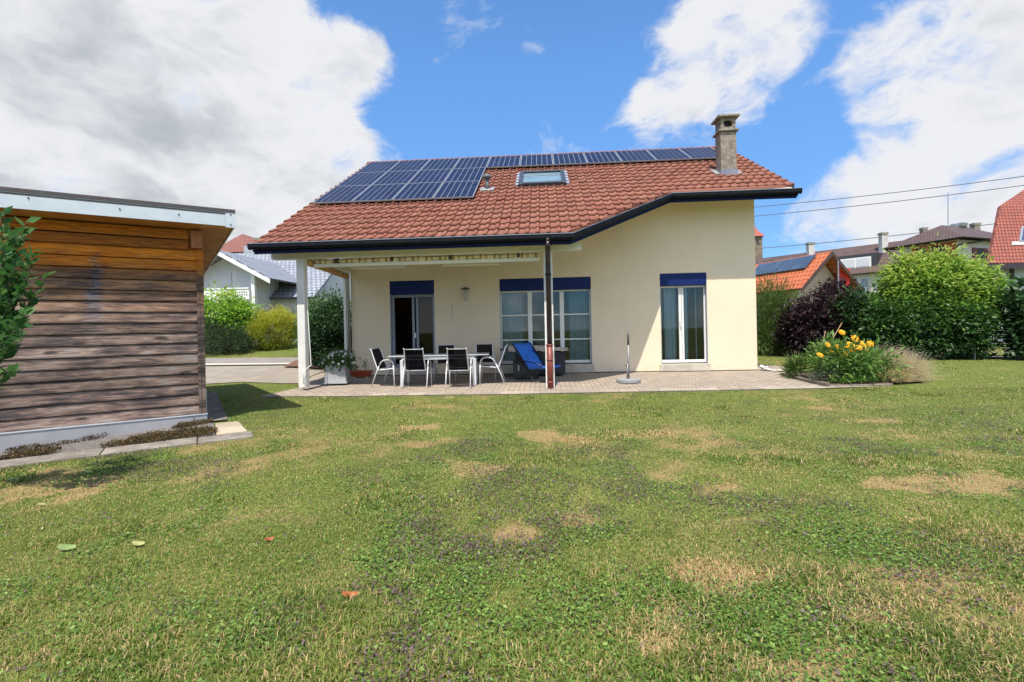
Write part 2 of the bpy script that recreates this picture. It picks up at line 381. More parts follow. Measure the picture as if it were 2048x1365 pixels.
# ------------------------------------------------------------------ grass
# shed footprint in its own frame: origin at the corner nearest the house
SH0 = Vector((-5.51, 7.44, -.1)); SHA = math.radians(36.45)
sdx = Vector((math.cos(SHA), math.sin(SHA), 0)); sdy = Vector((-math.sin(SHA), math.cos(SHA), 0))
def inpoly(x, y, poly):
    ins = np.zeros(x.shape, bool); n = len(poly)
    for i in range(n):
        x0, y0 = poly[i]; x1, y1 = poly[(i+1) % n]
        c = ((y0 > y) != (y1 > y)) & (x < (x1-x0)*(y-y0)/(y1-y0+1e-12)+x0); ins ^= c
    return ins
def shpts(L): return [tuple((SH0+sdx*a+sdy*b).xy) for a, b in L]
SHED_PAD = shpts([(-5,-1.72),(-1.9,-1.78),(-.4,-1.62),(.12,-1.72),(.5,-1.8),(.46,-1.42),(.47,-.42),(.10,-.25),(.30,-.05),(.28,1.2),(.18,5),(-5,5)])
def grass_pts(n, x0, x1, y0, y1):
    x = rng.uniform(x0, x1, n); y = rng.uniform(y0, y1, n)
    k = (np.abs(x-(-y*math.tan(YAW))) < y*1.16+.6)
    for P_ in (PATIO[:9]+[(7.1,10.56),(7.5,10.8),(8.3,11.1),(8.6,11.9),(8.2,12.7),(7.3,13.2)]+PATIO[12:], SHED_PAD, DRIVE, ROAD): k &= ~inpoly(x+rng.normal(0, .012, n), y+rng.normal(0, .02, n), P_)
    return x[k], y[k]
def lawn_z(x, y):
    z = np.clip(-.02*(YW-y), -.10, 0); t = np.clip((-x-5.9)/1.6, 0, 1)
    return z+t*t*(3-2*t)*np.clip(.1*(y-12.7), 0, .8)-.012
def blades(x, y, h, wdt, lean, tint, leaf=False):
    n = len(x); a = rng.uniform(0, 2*np.pi, n); z = lawn_z(x, y)
    dx, dy = np.cos(a), np.sin(a); b = a+rng.normal(1.57, .5, n); ex, ey = np.cos(b), np.sin(b)
    L = h; r = lean*L
    base = np.stack([x, y, z], -1); sd = np.stack([-dy, dx, np.zeros(n)], -1)*wdt[:, None]/2
    if leaf:   # small oval leaf held nearly flat above the soil
        d = np.stack([dx, dy, rng.uniform(-.05, .45, n)], -1)*L[:, None]
        c = base+np.array([0, 0, 1.])*rng.uniform(.004, .026, n)[:, None]
        tilt = np.zeros((n, 3)); tilt[:, 2] = rng.normal(0, .3, n)*wdt
        V = np.stack([c, c+d*.45+sd+tilt, c+d, c+d*.45-sd-tilt+0], 1)
        Fc = np.arange(n*4).reshape(n, 4); tris = np.concatenate([Fc[:, [0, 1, 2]], Fc[:, [0, 2, 3]]])
        return V.reshape(-1, 3), tris, np.repeat(tint, 4)
    d1 = np.stack([dx*r*.3, dy*r*.3, L*.55], -1); d2 = np.stack([dx*r, dy*r, L*np.sqrt(np.clip(1-lean**2*.75, .06, 1))], -1)
    V = np.stack([base-sd, base+sd, base+d1+sd*.8, base+d1-sd*.8, base+d2], 1)
    i0 = np.arange(n)[:, None]*5
    tris = np.concatenate([i0+np.array([0, 1, 2]), i0+np.array([0, 2, 3]), i0+np.array([3, 2, 4])])
    return V.reshape(-1, 3), tris, np.repeat(tint, 5)
def merge(parts):
    Vs, Fs, Ts = [], [], []; o = 0
    for V, Fc, T in parts: Vs.append(V); Fs.append(Fc+o); Ts.append(T); o += len(V)
    return np.concatenate(Vs), np.concatenate(Fs), np.concatenate(Ts)
M_grass = leafmat('grass blades', [(0, (.070,.115,.016)), (.25, (.150,.210,.032)), (.5, (.255,.290,.062)), (.68, (.30,.26,.09)), (.82, (.43,.31,.145)), (1, (.58,.42,.21))], .55, .3, .25)
M_weed = leafmat('self-heal leaves', [(0, (.06,.12,.018)), (.5, (.135,.235,.038)), (.74, (.24,.33,.07)), (.80, (.10,.07,.045)), (.94, (.13,.085,.07)), (1, (.20,.13,.17))], .5, .25, .3)
GP, WP = [], []
for y0_, y1_, n_, hs, ws, nw in [(1.7, 3.6, 270000, .9, .0034, 150000), (3.6, 6.2, 240000, .9, .005, 190000), (6.2, 10.4, 230000, .85, .0075, 170000), (10.4, 22, 150000, .85, .013, 16000)]:
    R_ = y1_*1.18+.8
    x, y = grass_pts(n_, -R_, R_, y0_, y1_)
    if y0_ > 10: k = (x < -5.6) | (x > 5.6); x, y = x[k], y[k]
    dr = dryness(x, y); wd = weediness(x, y); big = fbm(x+5, y-30, 1.1, 3)
    keep = rng.random(len(x)) < np.clip(.95-.6*wd-.35*np.clip(dr-.55, 0, 1)*1.5, .12, 1)
    x, y, dr, wd, big = [q[keep] for q in (x, y, dr, wd, big)]
    n = len(x)
    tuft = np.clip((fbm(x-70, y+20, 1.6, 3)-.60)*7, 0, 1)
    tint = np.clip(.30+rng.normal(0, .12, n)+(big-.5)*.55-tuft*.12, .02, .62)
    isdry = rng.random(n) < np.clip(dr*1.05+.10, .20, .90)
    tint = np.where(isdry, rng.uniform(.66, 1., n), tint)
    h = rng.uniform(.013, .030, n)*hs*(1-.3*dr)*(1+1.5*tuft)
    GP.append(blades(x, y, h, np.full(n, ws)*rng.uniform(.7, 1.3, n)*(1+.5*tuft), np.where(isdry, rng.uniform(.6, 1.3, n), rng.uniform(.25, 1.15, n)), tint))
    x, y = grass_pts(nw, -R_, R_, y0_, y1_)
    wd = weediness(x, y); dr = dryness(x, y)
    keep = rng.random(len(x)) < np.clip(wd*1.0+.10-dr*.5, 0.06, 1); x, y, wd = x[keep], y[keep], wd[keep]; n = len(x)
    pur = fbm(x+200, y-90, 1.3, 3); tint = rng.uniform(.0, .74, n)
    tint = np.where(rng.random(n) < np.clip((pur-.43)*3.2+.14, .09, .66), rng.uniform(.78, 1., n), tint)
    WP.append(blades(x, y, rng.uniform(.010, .027, n), rng.uniform(.007, .0145, n), np.zeros(n), tint, True))
V, Fc, T = merge(GP); gr = fast_mesh('grass', V, Fc, T, M_grass)
tag(gr, 'short mown lawn grass with straw coloured dry patches', 'grass', kind='stuff')
V, Fc, T = merge(WP); wo = fast_mesh('lawn_weeds', V, Fc, T, M_weed)
tag(wo, 'low broad leaved weeds with purplish tips spreading through the lawn', 'weeds', kind='stuff')
# daisies
x, y = grass_pts(2600, -9, 14, 2.5, 14); k = rng.random(len(x)) < np.where((x < -1) & (y > 6), .25, .03); x, y = x[k], y[k]
V, Fc, T = blades(x, y, np.full(len(x), .010), np.full(len(x), .010), np.zeros(len(x)), rng.random(len(x)), True); V[:, 2] += .025
tag(fast_mesh('daisies', V, Fc, T, pmat('white petals', (.75,.75,.70))), 'tiny white daisies dotted over the lawn', 'daisies', kind='stuff')
# fallen leaves, each its own thing
M_fl = {k: pmat(k+' dead leaf', c, c2, 40, .8) for k, c, c2 in (('orange', (.36,.10,.03), (.50,.19,.08)), ('yellow', (.34,.35,.12), (.42,.38,.17)), ('green', (.20,.28,.09), (.27,.32,.12)))}
for px_, py_, kind, sz, rz_, lab in [(698,1196,'orange',.052,.3,'curled orange dead leaf lying alone in the middle of the near lawn'),
    (276,1092,'yellow',.05,.2,'yellow green fallen leaf lying right of the longer green one'), (132,1101,'green',.065,.35,'long green fallen leaf lying left of the yellow one'),
    (27,962,'green',.055,.1,'pale folded leaf lying at the left edge below the shed'), (176,947,'green',.05,.2,'green leaf lying on the dry patch nearest the shed slabs'),
    (172,962,'yellow',.04,.1,'small yellow leaf lying on the dry patch by the shed'), (82,1012,'yellow',.035,.4,'small pale yellow leaf in the green grass below the dry patch'),
    (537,1083,'orange',.04,.9,'small crumpled orange brown leaf lying left of centre in the lawn')]:
    p = gnd(px_, py_); b_ = MB(); n_ = 10; pts = []
    for k in range(n_):
        a = k/n_*2*math.pi; rr = sz*.8*(1+.15*math.sin(3*a))
        lx, ly = rr*math.cos(a), rr*.42*math.sin(a); pts.append((lx, ly, .012+.9*abs(ly)*(1 if ly > 0 else .3)+.25*abs(lx)+.006*math.sin(5*a)))
    b_.add([(0, 0, 0)]+pts, [(0, k+1, (k+1) % n_+1) for k in range(n_)])
    o = b_.build('fallen_leaf', M_fl[kind]); o.location = (p.x, p.y, lawn_z(p.x, p.y)+.010); o.rotation_euler = (.25, .18, rz_)
    tag(o, lab, 'leaf', 'dead leaves scattered on the lawn')

# ================================================================== HOUSE
def plaster():
    m = bpy.data.materials.new('cream render'); m.use_nodes = True; t = NT(m.node_tree)
    tc = t.n('ShaderNodeTexCoord').outputs['Object']; z = t.n('ShaderNodeSeparateXYZ', i={0: tc}).outputs[2]
    n = t.noise(tc, .7, 5, .6); st = t.noise(t.n('ShaderNodeVectorMath', operation='MULTIPLY', i={0: tc, 1: (3.2, 1, .25)}), 1.4, 6, .6); gr = t.noise(tc, 190, 3, .6); sp_ = t.noise(tc, 9, 6, .7)
    c = t.mix(t.rng(n, .3, .7), (.775,.645,.47), (.73,.605,.435))
    c = t.mix(t.math('MULTIPLY', t.rng(st, .50, .68), .08), c, (.55,.47,.34))
    c = t.mix(t.math('MULTIPLY', t.math('MULTIPLY', t.rng(z, .38, .0), t.rng(sp_, .42, .62)), .28), c, (.42,.35,.25))
    b = t.n('ShaderNodeBump', i={'Strength': .3, 'Distance': .006, 'Height': gr})
    p = t.n('ShaderNodeBsdfPrincipled', i={'Base Color': c, 'Roughness': .93, 'Normal': b, 'Specular IOR Level': .12}); t.n('ShaderNodeOutputMaterial', i={0: p}); return m
M_plaster = plaster()
M_white = pmat('white paint', (.78,.77,.73), (.70,.69,.65), 3, .5)
M_soff = pmat('white soffit boards', (.72,.69,.60), (.64,.61,.53), 2, .6)
M_navy = pmat('navy enamel', (.004,.008,.040), (.0035,.007,.034), 3, .5, spec=.12)
M_black = pmat('black gutter metal', (.005,.006,.009), (.010,.011,.014), 6, .5, spec=.15)
M_rim = pmat('gutter rim painted highlight', (.30,.32,.35), None, rough=.4, metal=.6)  # highlight along the gutter's top edge, put into the rim's paler colour
M_blue = pmat('blue shutter box', (.005,.019,.115), (.004,.016,.10), 2, .5, spec=.2)
M_conc = pmat('pale concrete', (.42,.37,.30), (.52,.47,.39), 5, .9, .3, 60)
M_alu = pmat('grey aluminium', (.42,.44,.48), (.36,.38,.42), 4, .4, metal=.35)
M_steel = pmat('galvanised steel', (.42,.43,.45), (.34,.35,.37), 8, .35, metal=.8)
M_dark = pmat('dark interior', (.06,.055,.05), (.045,.04,.035), 3, .8)
M_curt = pmat('white curtain', (.62,.66,.68), (.52,.56,.6), 2, .8, stretch=(14, 1, .2))
M_brownp = pmat('dark brown pipe', (.040,.022,.026), (.028,.016,.02), 6, .3)
M_redp = pmat('red brown pipe', (.22,.045,.03), (.17,.035,.025), 9, .45)
def glassmat(name, refl=.55, col=(1, 1, 1)):
    m = bpy.data.materials.new(name); m.use_nodes = True; t = NT(m.node_tree)
    fr = t.n('ShaderNodeFresnel', i={'IOR': 1.5}).outputs[0]
    a = t.n('ShaderNodeBsdfTransparent', i={0: col}); b = t.n('ShaderNodeBsdfGlossy', i={'Color': (1, 1, 1), 'Roughness': .015})
    mx = t.n('ShaderNodeMixShader', i={0: t.math('ADD', t.math('MULTIPLY', fr, 1.1), refl-.5), 1: a, 2: b}); t.n('ShaderNodeOutputMaterial', i={0: mx}); return m
M_glass = glassmat('window glass', .50, (.74, .82, .84))
M_screen = glassmat('dark fly screen', .478, (.16, .16, .19))

house = empty('house', (0, YW, 0), 'cream rendered house with red tiled roof, solar panels and covered terrace behind the lawn', 'house')
XL, XR = -5.65, 5.90; YB = 24.0; YR = 17.78; EY = 10.43
def zr(y): return 3.36+.585*(y-EY) if y <= YR else 3.36+.585*(2*YR-y-EY)
OPEN = [(-4.49,-3.17,.21,2.77), (-1.26,1.35,.25,2.745), (3.28,4.565,.21,2.775)]
wl = MB(); zt = zr(YW)-.17
xs = sorted({XL, XR, *[o[0] for o in OPEN], *[o[1] for o in OPEN]}); zs = sorted({-.03, zt, *[o[2] for o in OPEN], *[o[3] for o in OPEN]})
for xa, xb in zip(xs[:-1], xs[1:]):
    for za, zb in zip(zs[:-1], zs[1:]):
        mx_, mz = (xa+xb)/2, (za+zb)/2
        if any(o[0] < mx_ < o[1] and o[2] < mz < o[3] for o in OPEN): continue
        wl.quad((xa, YW, za), (xb, YW, za), (xb, YW, zb), (xa, YW, zb))
for x0, x1, z0, z1 in OPEN:
    d = .26
    wl.quad((x0, YW, z0), (x0, YW, z1), (x0, YW+d, z1), (x0, YW+d, z0)); wl.quad((x1, YW, z0), (x1, YW+d, z0), (x1, YW+d, z1), (x1, YW, z1))
    wl.quad((x0, YW, z1), (x1, YW, z1), (x1, YW+d, z1), (x0, YW+d, z1)); wl.quad((x0, YW, z0), (x0, YW+d, z0), (x1, YW+d, z0), (x1, YW, z0))
for X_ in (XL, XR):
    wl.add([(X_, YW, -.03), (X_, YB, -.03), (X_, YB, zr(YB)-.17), (X_, YR, zr(YR)-.17), (X_, YW, zt)], [(0, 1, 2, 3, 4)])
wl.quad((XL, YB, -.03), (XR, YB, -.03), (XR, YB, zr(YB)-.17), (XL, YB, zr(YB)-.17))
wo_ = wl.build('wall', M_plaster, house)
# dark joint where the render meets the paving
MB().box(XL+.02, XR-.005, YW-.004, YW+.05, -.03, .035).build('base_joint', pmat('base joint', (.06,.05,.04)), house)
# room behind the windows
rm = MB(); e = .27
def room(x0, x1, dz=2.9, dep=4.2):
    rm.quad((x0, YW+e, .12), (x1, YW+e, .12), (x1, YW+dep, .12), (x0, YW+dep, .12), .2); rm.quad((x0, YW+e, dz), (x1, YW+e, dz), (x1, YW+dep, dz), (x0, YW+dep, dz), .9)
    rm.quad((x0, YW+dep, .12), (x1, YW+dep, .12), (x1, YW+dep, dz), (x0, YW+dep, dz), .5)
    rm.quad((x0, YW+e, .12), (x0, YW+dep, .12), (x0, YW+dep, dz), (x0, YW+e, dz), .5); rm.quad((x1, YW+e, .12), (x1, YW+dep, .12), (x1, YW+dep, dz), (x1, YW+e, dz), .5)
room(-5.5, -2.2); room(-2.1, 2.2); room(2.4, 5.8)
rm.build('room', leafmat('room plaster', [(0, (.11,.07,.045)), (.5, (.26,.25,.22)), (1, (.5,.5,.48))], .8, 0, .2), house)

def window(x0, x1, z0, z1, zb, mull, bars, frame_mat, glass, curtains, fw=.055, y=YW+.13, sashes=True):
    """opening x0..x1, z0..z1 with a shutter box down to zb"""
    fr = MB(); f = fw
    fr.box(x0+.01, x0+f, y, y+.07, z0+.04, zb); fr.box(x1-f, x1-.01, y, y+.07, z0+.04, zb)
    fr.box(x0+f, x1-f, y+.002, y+.068, zb-f, zb-.002); fr.box(x0+f, x1-f, y+.002, y+.068, z0+.04, z0+.12)
    o = fr.build('window', frame_mat, house, bevel=.006)
    mb = MB()
    for a, b in mull: mb.box(a, b, y-.012, y+.062, z0+.122, zb-f-.002)
    for bz in bars:
        e_ = [x0+f]+[q for ab in mull for q in ab]+[x1-f]
        for a, b in zip(e_[::2], e_[1::2]): mb.box(a+.002, b-.002, y+.012, y+.05, bz-.018, bz+.018)
    if mb.v: mb.build('mullion', frame_mat, o, bevel=.004)
    e_ = [x0+f]+[q for ab in mull for q in ab]+[x1-f]
    for a, b in zip(e_[::2], e_[1::2]):
        MB().box(a+.003, b-.003, y+.026, y+.036, z0+.123, zb-f-.003).build('glass_pane', glass, o)
    MB().box(x0+.012, x1-.012, YW-.012, YW+.10, zb+.006, z1-.006).build('shutter_box', M_blue, o, bevel=.004)
    for xa in (x0, x1-.014): MB().box(xa, xa+.014, YW-.006, YW+.12, z0+.01, zb).build('shutter_rail', M_alu, o)
    MB().box(x0-.04, x1+.045, YW-.05, YW+.26, .025, z0+.012).build('sill', M_conc, o, bevel=.008)
    for (a, b, m_) in curtains:
        cb = MB(); n_ = max(4, int((b-a)/.03)); yy = y+.22
        for k in range(n_):
            xa, xb = a+(b-a)*k/n_, a+(b-a)*(k+1)/n_; ya, yb = yy+.02*math.sin(k*1.9), yy+.02*math.sin((k+1)*1.9)
            cb.quad((xa, ya, z0+.05), (xb, yb, z0+.05), (xb, yb, z1), (xa, ya, z1))
        cb.build('curtain', m_, o, smooth=True)
    return o
M_curtb = pmat('bluish net curtain', (.34,.44,.50), (.27,.36,.42), 2, .8, stretch=(12, 1, .2))
wL = window(-4.49, -3.17, .21, 2.77, 2.38, [(-3.87,-3.80),(-3.75,-3.68)], [], pmat('grey blue window frame', (.26,.28,.34), (.22,.24,.30), 3, .5), M_screen, [(-4.1,-3.9,M_dark)], fw=.09)
MB().box(-3.79, -3.755, YW+.05, YW+.12, 1.10, 1.24).build('handle', M_white, wL)
wM = window(-1.26, 1.35, .25, 2.745, 2.40, [(-.46,-.34),(.46,.58)], [1.69,.975], M_white, M_glass, [(-1.2,-.62,M_curtb),(.74,1.28,M_curtb),(-.60,-.585,M_white)], fw=.045)
wR = window(3.28, 4.565, .21, 2.775, 2.43, [(3.82,3.89),(3.90,3.955)], [], M_white, M_glass, [(3.47,3.80,M_curt),(4.0,4.13,M_curt),(4.34,4.38,M_curt)], fw=.05)
MB().box(3.84, 3.87, YW+.06, YW+.115, 1.28, 1.42).build('handle', M_white, wR)
# things seen dimly inside: table and pot plants
MB().box(4.05, 4.5, YW+.9, YW+1.3, .12, .62).build('indoor_cabinet', pmat('reddish wood', (.20,.07,.03), (.28,.10,.05), 8, .6), house)
MB().lathe([(.18, .75), (.22, .8), (.24, 1.2), (.20, 1.25), (.03, 1.26)], (-.15, YW+1.3, 0)).build('indoor_chair_back', pmat('grey chair shell', (.35,.37,.4)), house, smooth=True)
MB().box(-.1, .55, YW+1.9, YW+2.4, .12, 1.75).build('indoor_shelf', pmat('dark wood shelf', (.08,.05,.03), (.14,.07,.05), 12, .6), house)

# ---- roof
TP, TC = .232, .340                                     # tile pitch across, course length along y
def xdiag(y):                                            # right-hand limit of the low part of the roof
    if y >= 12.87: return 6.66
    return .63+(3.40-.63)*(y-EY)/(12.87-EY)
def tilemat(name, a, b, c_, moss):
    m = bpy.data.materials.new(name); m.use_nodes = True; t = NT(m.node_tree)
    at = t.n('ShaderNodeAttribute', attribute_name='tint').outputs['Fac']; tc = t.n('ShaderNodeTexCoord').outputs['Object']
    n = t.noise(tc, 14, 7, .7); n2 = t.noise(tc, .9, 4, .6); n3 = t.noise(tc, 70, 4, .7)
    c = t.ramp(at, [(0, a), (.5, b), (1, c_)])
    c = t.mix(t.math('MULTIPLY', t.rng(n, .50, .72), .45), c, moss)
    c = t.mix(t.math('MULTIPLY', t.rng(n2, .4, .7), .25), c, (.17,.10,.075))
    bp = t.n('ShaderNodeBump', i={'Strength': .35, 'Distance': .006, 'Height': n3})
    p = t.n('ShaderNodeBsdfPrincipled', i={'Base Color': c, 'Roughness': .8, 'Normal': bp, 'Specular IOR Level': .25})
    t.n('ShaderNodeOutputMaterial', i={0: p}); return m
M_tile = tilemat('clay roof tiles', (.205,.074,.049), (.235,.088,.058), (.265,.105,.07), (.19,.10,.072))
prof = [(0, -.040), (.04, -.012), (.12, .004), (.28, .008), (.46, -.008), (.60, .004), (.74, .034), (.90, .040), (.985, .016), (1, -.040)]
V, Fc, T = [], [], []
ncour = int(math.ceil((YR-EY)/TC)); ncol = int(math.ceil(13.35/TP))
for c_ in range(ncour):
    ya = EY-.05+c_*TC; yb = ya+TC+.05
    if c_ == ncour-1: yb = YR+.02
    off = .5*TP*(c_ % 2)*0
    for k in range(-1, ncol+1):
        xa = -6.55+k*TP+off
        if xa >= max(xdiag(ya), xdiag(yb)): continue
        if xa < -6.56: continue
        tn = rng.random(); jit = rng.normal(0, .0035); sk = rng.normal(0, .004)
        cols = []
        for u, hz in prof:
            x0 = min(xa+u*TP, xdiag(ya+.03) if ya < 12.8 else 6.66); x1 = min(xa+u*TP, xdiag(yb-.03) if ya < 12.8 else 6.66)
            hz = hz*.85+jit
            za = 3.36+.585*(ya-EY)+hz+.052; zb = 3.36+.585*(yb-EY)+hz-.008
            cols.append([(x0, ya+sk+.05, za-.058), (x0, ya+sk, za), (x1, yb, zb)])
        b = len(V)
        for cc in cols: V += cc; T += [tn]*3
        for j in range(len(cols)-1):
            q = b+j*3; Fc += [(q, q+3, q+4, q+1), (q+1, q+4, q+5, q+2)]
tiles = fast_mesh('roof', np.array(V), np.array(Fc), np.array(T), M_tile, house, k=4)
# ridge caps
rc = MB()
for k in range(34):
    x0 = -6.56+k*.389
    pts = [(x0, YR, zr(YR)-.005), (x0+.39, YR, zr(YR)+.012)]
    rc.tube(pts, .085, 10, rng.random())
rc.build('ridge_tiles', M_tile, tiles, smooth=True)
# slab of boards carrying the tiles, front and back slope
sb = MB()
OUT = [(-6.50, EY+.02), (.60, EY+.02), (3.36, 12.89), (6.60, 12.89), (6.60, YR), (-6.50, YR)]
sb.prism([(x, y, zr(y)-.045) for x, y in OUT], (0, 0, -.12))
sb.build('soffit', M_soff, house)
bk = MB(); bk.prism([(-6.55, YR, zr(YR)+.01), (6.66, YR, zr(YR)+.01), (6.66, 24.9, zr(24.9)+.01), (-6.55, 24.9, zr(24.9)+.01)], (0, 0, -.14), .5)
bk.build('rear_roof', M_tile, house)
# verge boards
for X_ in (-6.56, 6.61):
    vb = MB()
    ys0 = EY+.02 if X_ < 0 else 12.89
    vb.prism([(X_, ys0, zr(ys0)-.02), (X_, YR, zr(YR)-.02), (X_, YR, zr(YR)-.2), (X_, ys0, zr(ys0)-.2)], (.03, 0, 0)); vb.build('verge_board', M_navy, house)
# fascia and gutter follow the cranked eaves
pathE = [(-6.50, EY), (.61, EY), (3.37, 12.87), (6.58, 12.87)]
sides = [(0, -1, 0), (.33, -.98, 0), (.33, -.98, 0), (0, -1, 0)]
P3 = [(x, y, zr(y)) for x, y in pathE]
fa = MB(); fa.sweep([(.0, -.245), (.025, -.245), (.025, -.03), (.0, -.03)], P3, sides); fa.build('fascia', M_navy, house)
Pg = [(-6.58, EY, zr(EY)), P3[1], P3[2], (6.66, 12.87, zr(12.87))]
gp = [(.030, -.035), (.032, -.11), (.05, -.145), (.09, -.16), (.13, -.145), (.150, -.11), (.152, -.03), (.143, -.03), (.14, -.105), (.12, -.13), (.09, -.142), (.06, -.13), (.042, -.10), (.04, -.035)]
gut = MB(); gut.sweep(gp, Pg, sides); gt = gut.build('gutter', M_black, house)
gr_ = MB(); gr_.sweep([(.148, -.032), (.160, -.032), (.160, -.018), (.148, -.018)], [(p[0], p[1], p[2]) for p in Pg], sides); gr_.build('gutter_rim', M_rim, gt)
# seams of the gutter
for x in (-4.9, -3.0, -1.1, 4.6, 5.8):
    yv = EY if x < .6 else 12.87; sm_ = MB()
    sm_.sweep([(.030, -.03), (.03, -.112), (.05, -.15), (.09, -.166), (.132, -.15), (.157, -.11), (.159, -.03)], [(x, yv, zr(yv)), (x+.035, yv, zr(yv))], [(0, -1, 0)]*2); sm_.build('gutter_seam', M_black, gt)
# solar panels: 3 rows of 4 at the left, top row of 11
def panelmat():
    m = bpy.data.materials.new('solar cells'); m.use_nodes = True; t = NT(m.node_tree)
    uv = t.n('ShaderNodeUVMap', uv_map='uv').outputs[0]; sp = t.n('ShaderNodeSeparateXYZ', i={0: uv}).outputs
    fx = t.math('FRACT', t.math('MULTIPLY', sp[0], 6.)); fy = t.math('FRACT', t.math('MULTIPLY', sp[1], 10.))
    lx = t.math('GREATER_THAN', t.math('ABSOLUTE', t.math('SUBTRACT', fx, .5)), .474)
    ly = t.math('GREATER_THAN', t.math('ABSOLUTE', t.math('SUBTRACT', fy, .5)), .47)
    n = t.noise(t.n('ShaderNodeTexCoord').outputs['Object'], 2.5, 2)
    c = t.mix(t.rng(n, .3, .7), (.007,.010,.030), (.012,.016,.044))
    c = t.mix(t.math('MULTIPLY', ly, .35), c, (.20,.23,.30)); c = t.mix(lx, c, (.32,.34,.37))
    p = t.n('ShaderNodeBsdfPrincipled', i={'Base Color': c, 'Roughness': .3, 'Specular IOR Level': .06})
    t.n('ShaderNodeOutputMaterial', i={0: p}); return m
M_cell = panelmat(); M_pfr = pmat('panel frame', (.36,.37,.39), None, rough=.4, metal=.5); M_pback = pmat('panel rails', (.02,.02,.025), None, rough=.5)
SLN = Vector((0, 1, .585)).normalized(); NRM = Vector((0, -.585, 1)).normalized()
def panel(x0, y0, w_, hy):
    o0 = Vector((x0, y0, 3.36+.585*(y0-EY)))+NRM*.10
    L = hy*math.sqrt(1+.585**2); ex = Vector((1, 0, 0))
    q = MB(); a = .018
    c4 = [o0+ex*a+SLN*a+NRM*.036, o0+ex*(w_-a)+SLN*a+NRM*.036, o0+ex*(w_-a)+SLN*(L-a)+NRM*.036, o0+ex*a+SLN*(L-a)+NRM*.036]
    q.add(c4, [(0, 1, 2, 3)]); q.uv = [(0, 0), (1, 0), (1, 1), (0, 1)]
    p = q.build('solar_panel', M_cell, house)
    # normals may have been flipped, uv order is symmetric
    f = MB(); Mx = Matrix((( *ex, 0), (*SLN, 0), (*NRM, 0), (0, 0, 0, 1))).transposed(); Mx = Matrix.Translation(o0) @ Mx
    for (xa, xb, ya, yb) in ((0, a, 0, L), (w_-a, w_, 0, L), (a, w_-a, 0, a), (a, w_-a, L-a, L)): f.box(xa, xb, ya, yb, .0, .038, M=Mx)
    f.build('panel_frame', M_pfr, p)
    b = MB(); b.box(.02, w_-.02, .02, L-.02, .0, .03, M=Mx); b.box(0, w_, .18, .22, -.06, -.002, M=Mx); b.box(0, w_, L-.25, L-.21, -.06, -.002, M=Mx)
    for xx in (.15, w_-.18): b.box(xx, xx+.03, -.10, .18, -.075, -.062, M=Mx)
    b.build('panel_rail', M_pback, p)
PW = 1.118; RY = [12.83, 14.385, 15.94]; HY = 1.535
for r_ in range(3):
    for c_ in range(4 if r_ < 2 else 11): panel(-6.28+c_*PW, RY[r_], PW-.02, HY-.015)
# skylight
sk = MB(); o0 = Vector((-.66, 13.86, zr(13.86)))+NRM*.0
Mx = Matrix.Translation(o0) @ Matrix(((1,0,0,0), (*SLN, 0), (*NRM, 0), (0,0,0,1))).transposed()
LS = 1.42*math.sqrt(1+.585**2); WS = 1.38
for b_ in ((0, .12, 0, LS, 0, .13), (WS-.12, WS, 0, LS, 0, .13), (.12, WS-.12, 0, .14, 0, .145), (.12, WS-.12, LS-.12, LS, 0, .13)): sk.box(*b_, M=Mx)
skl = sk.build('skylight', pmat('dark grey flashing', (.05,.055,.07), (.035,.04,.05), 6, .4), house, bevel=.008)
MB().box(.12, WS-.12, .14, LS-.12, .06, .075, M=Mx).build('skylight_glass', pmat('skylight pane', (.13,.20,.23), (.18,.26,.29), 2, .08, stretch=(.3, 1, 3)), skl)
MB().box(.12, WS-.12, LS*.70, LS*.72, .076, .09, M=Mx).build('skylight_bar', M_alu, skl)
for X_ in (-.09, WS+.01):
    fl = MB()
    for s_ in range(5): fl.box(X_, X_+.08, .08+s_*.34, .08+s_*.34+.22, .02, .085, M=Mx)
    fl.box(X_, X_+.07, .06, LS-.03, .0, .03, M=Mx).build('skylight_flashing', M_alu, skl)
# vent pipe
vt = MB(); vb_ = Vector((-1.56, 13.78, zr(13.78))); vt.tube([vb_, vb_+Vector((0, 0, .34))], .055, 12); vt.tube([vb_+Vector((0, 0, .34)), vb_+Vector((0, 0, .40)), vb_+Vector((0, 0, .45))], [.10, .14, .10], 14)
vp = vt.build('vent_pipe', pmat('weathered zinc pipe', (.10,.12,.12), (.16,.17,.17), 9, .5), house, smooth=True)
Mv = Matrix.Translation(vb_) @ Matrix(((1,0,0,0), (*SLN, 0), (*NRM, 0), (0,0,0,1))).transposed()
MB().box(-.2, .2, -.16, .2, .0, .055, M=Mv).build('vent_flashing', pmat('dull lead', (.22,.22,.22), (.3,.3,.3), 10, .6), vp)
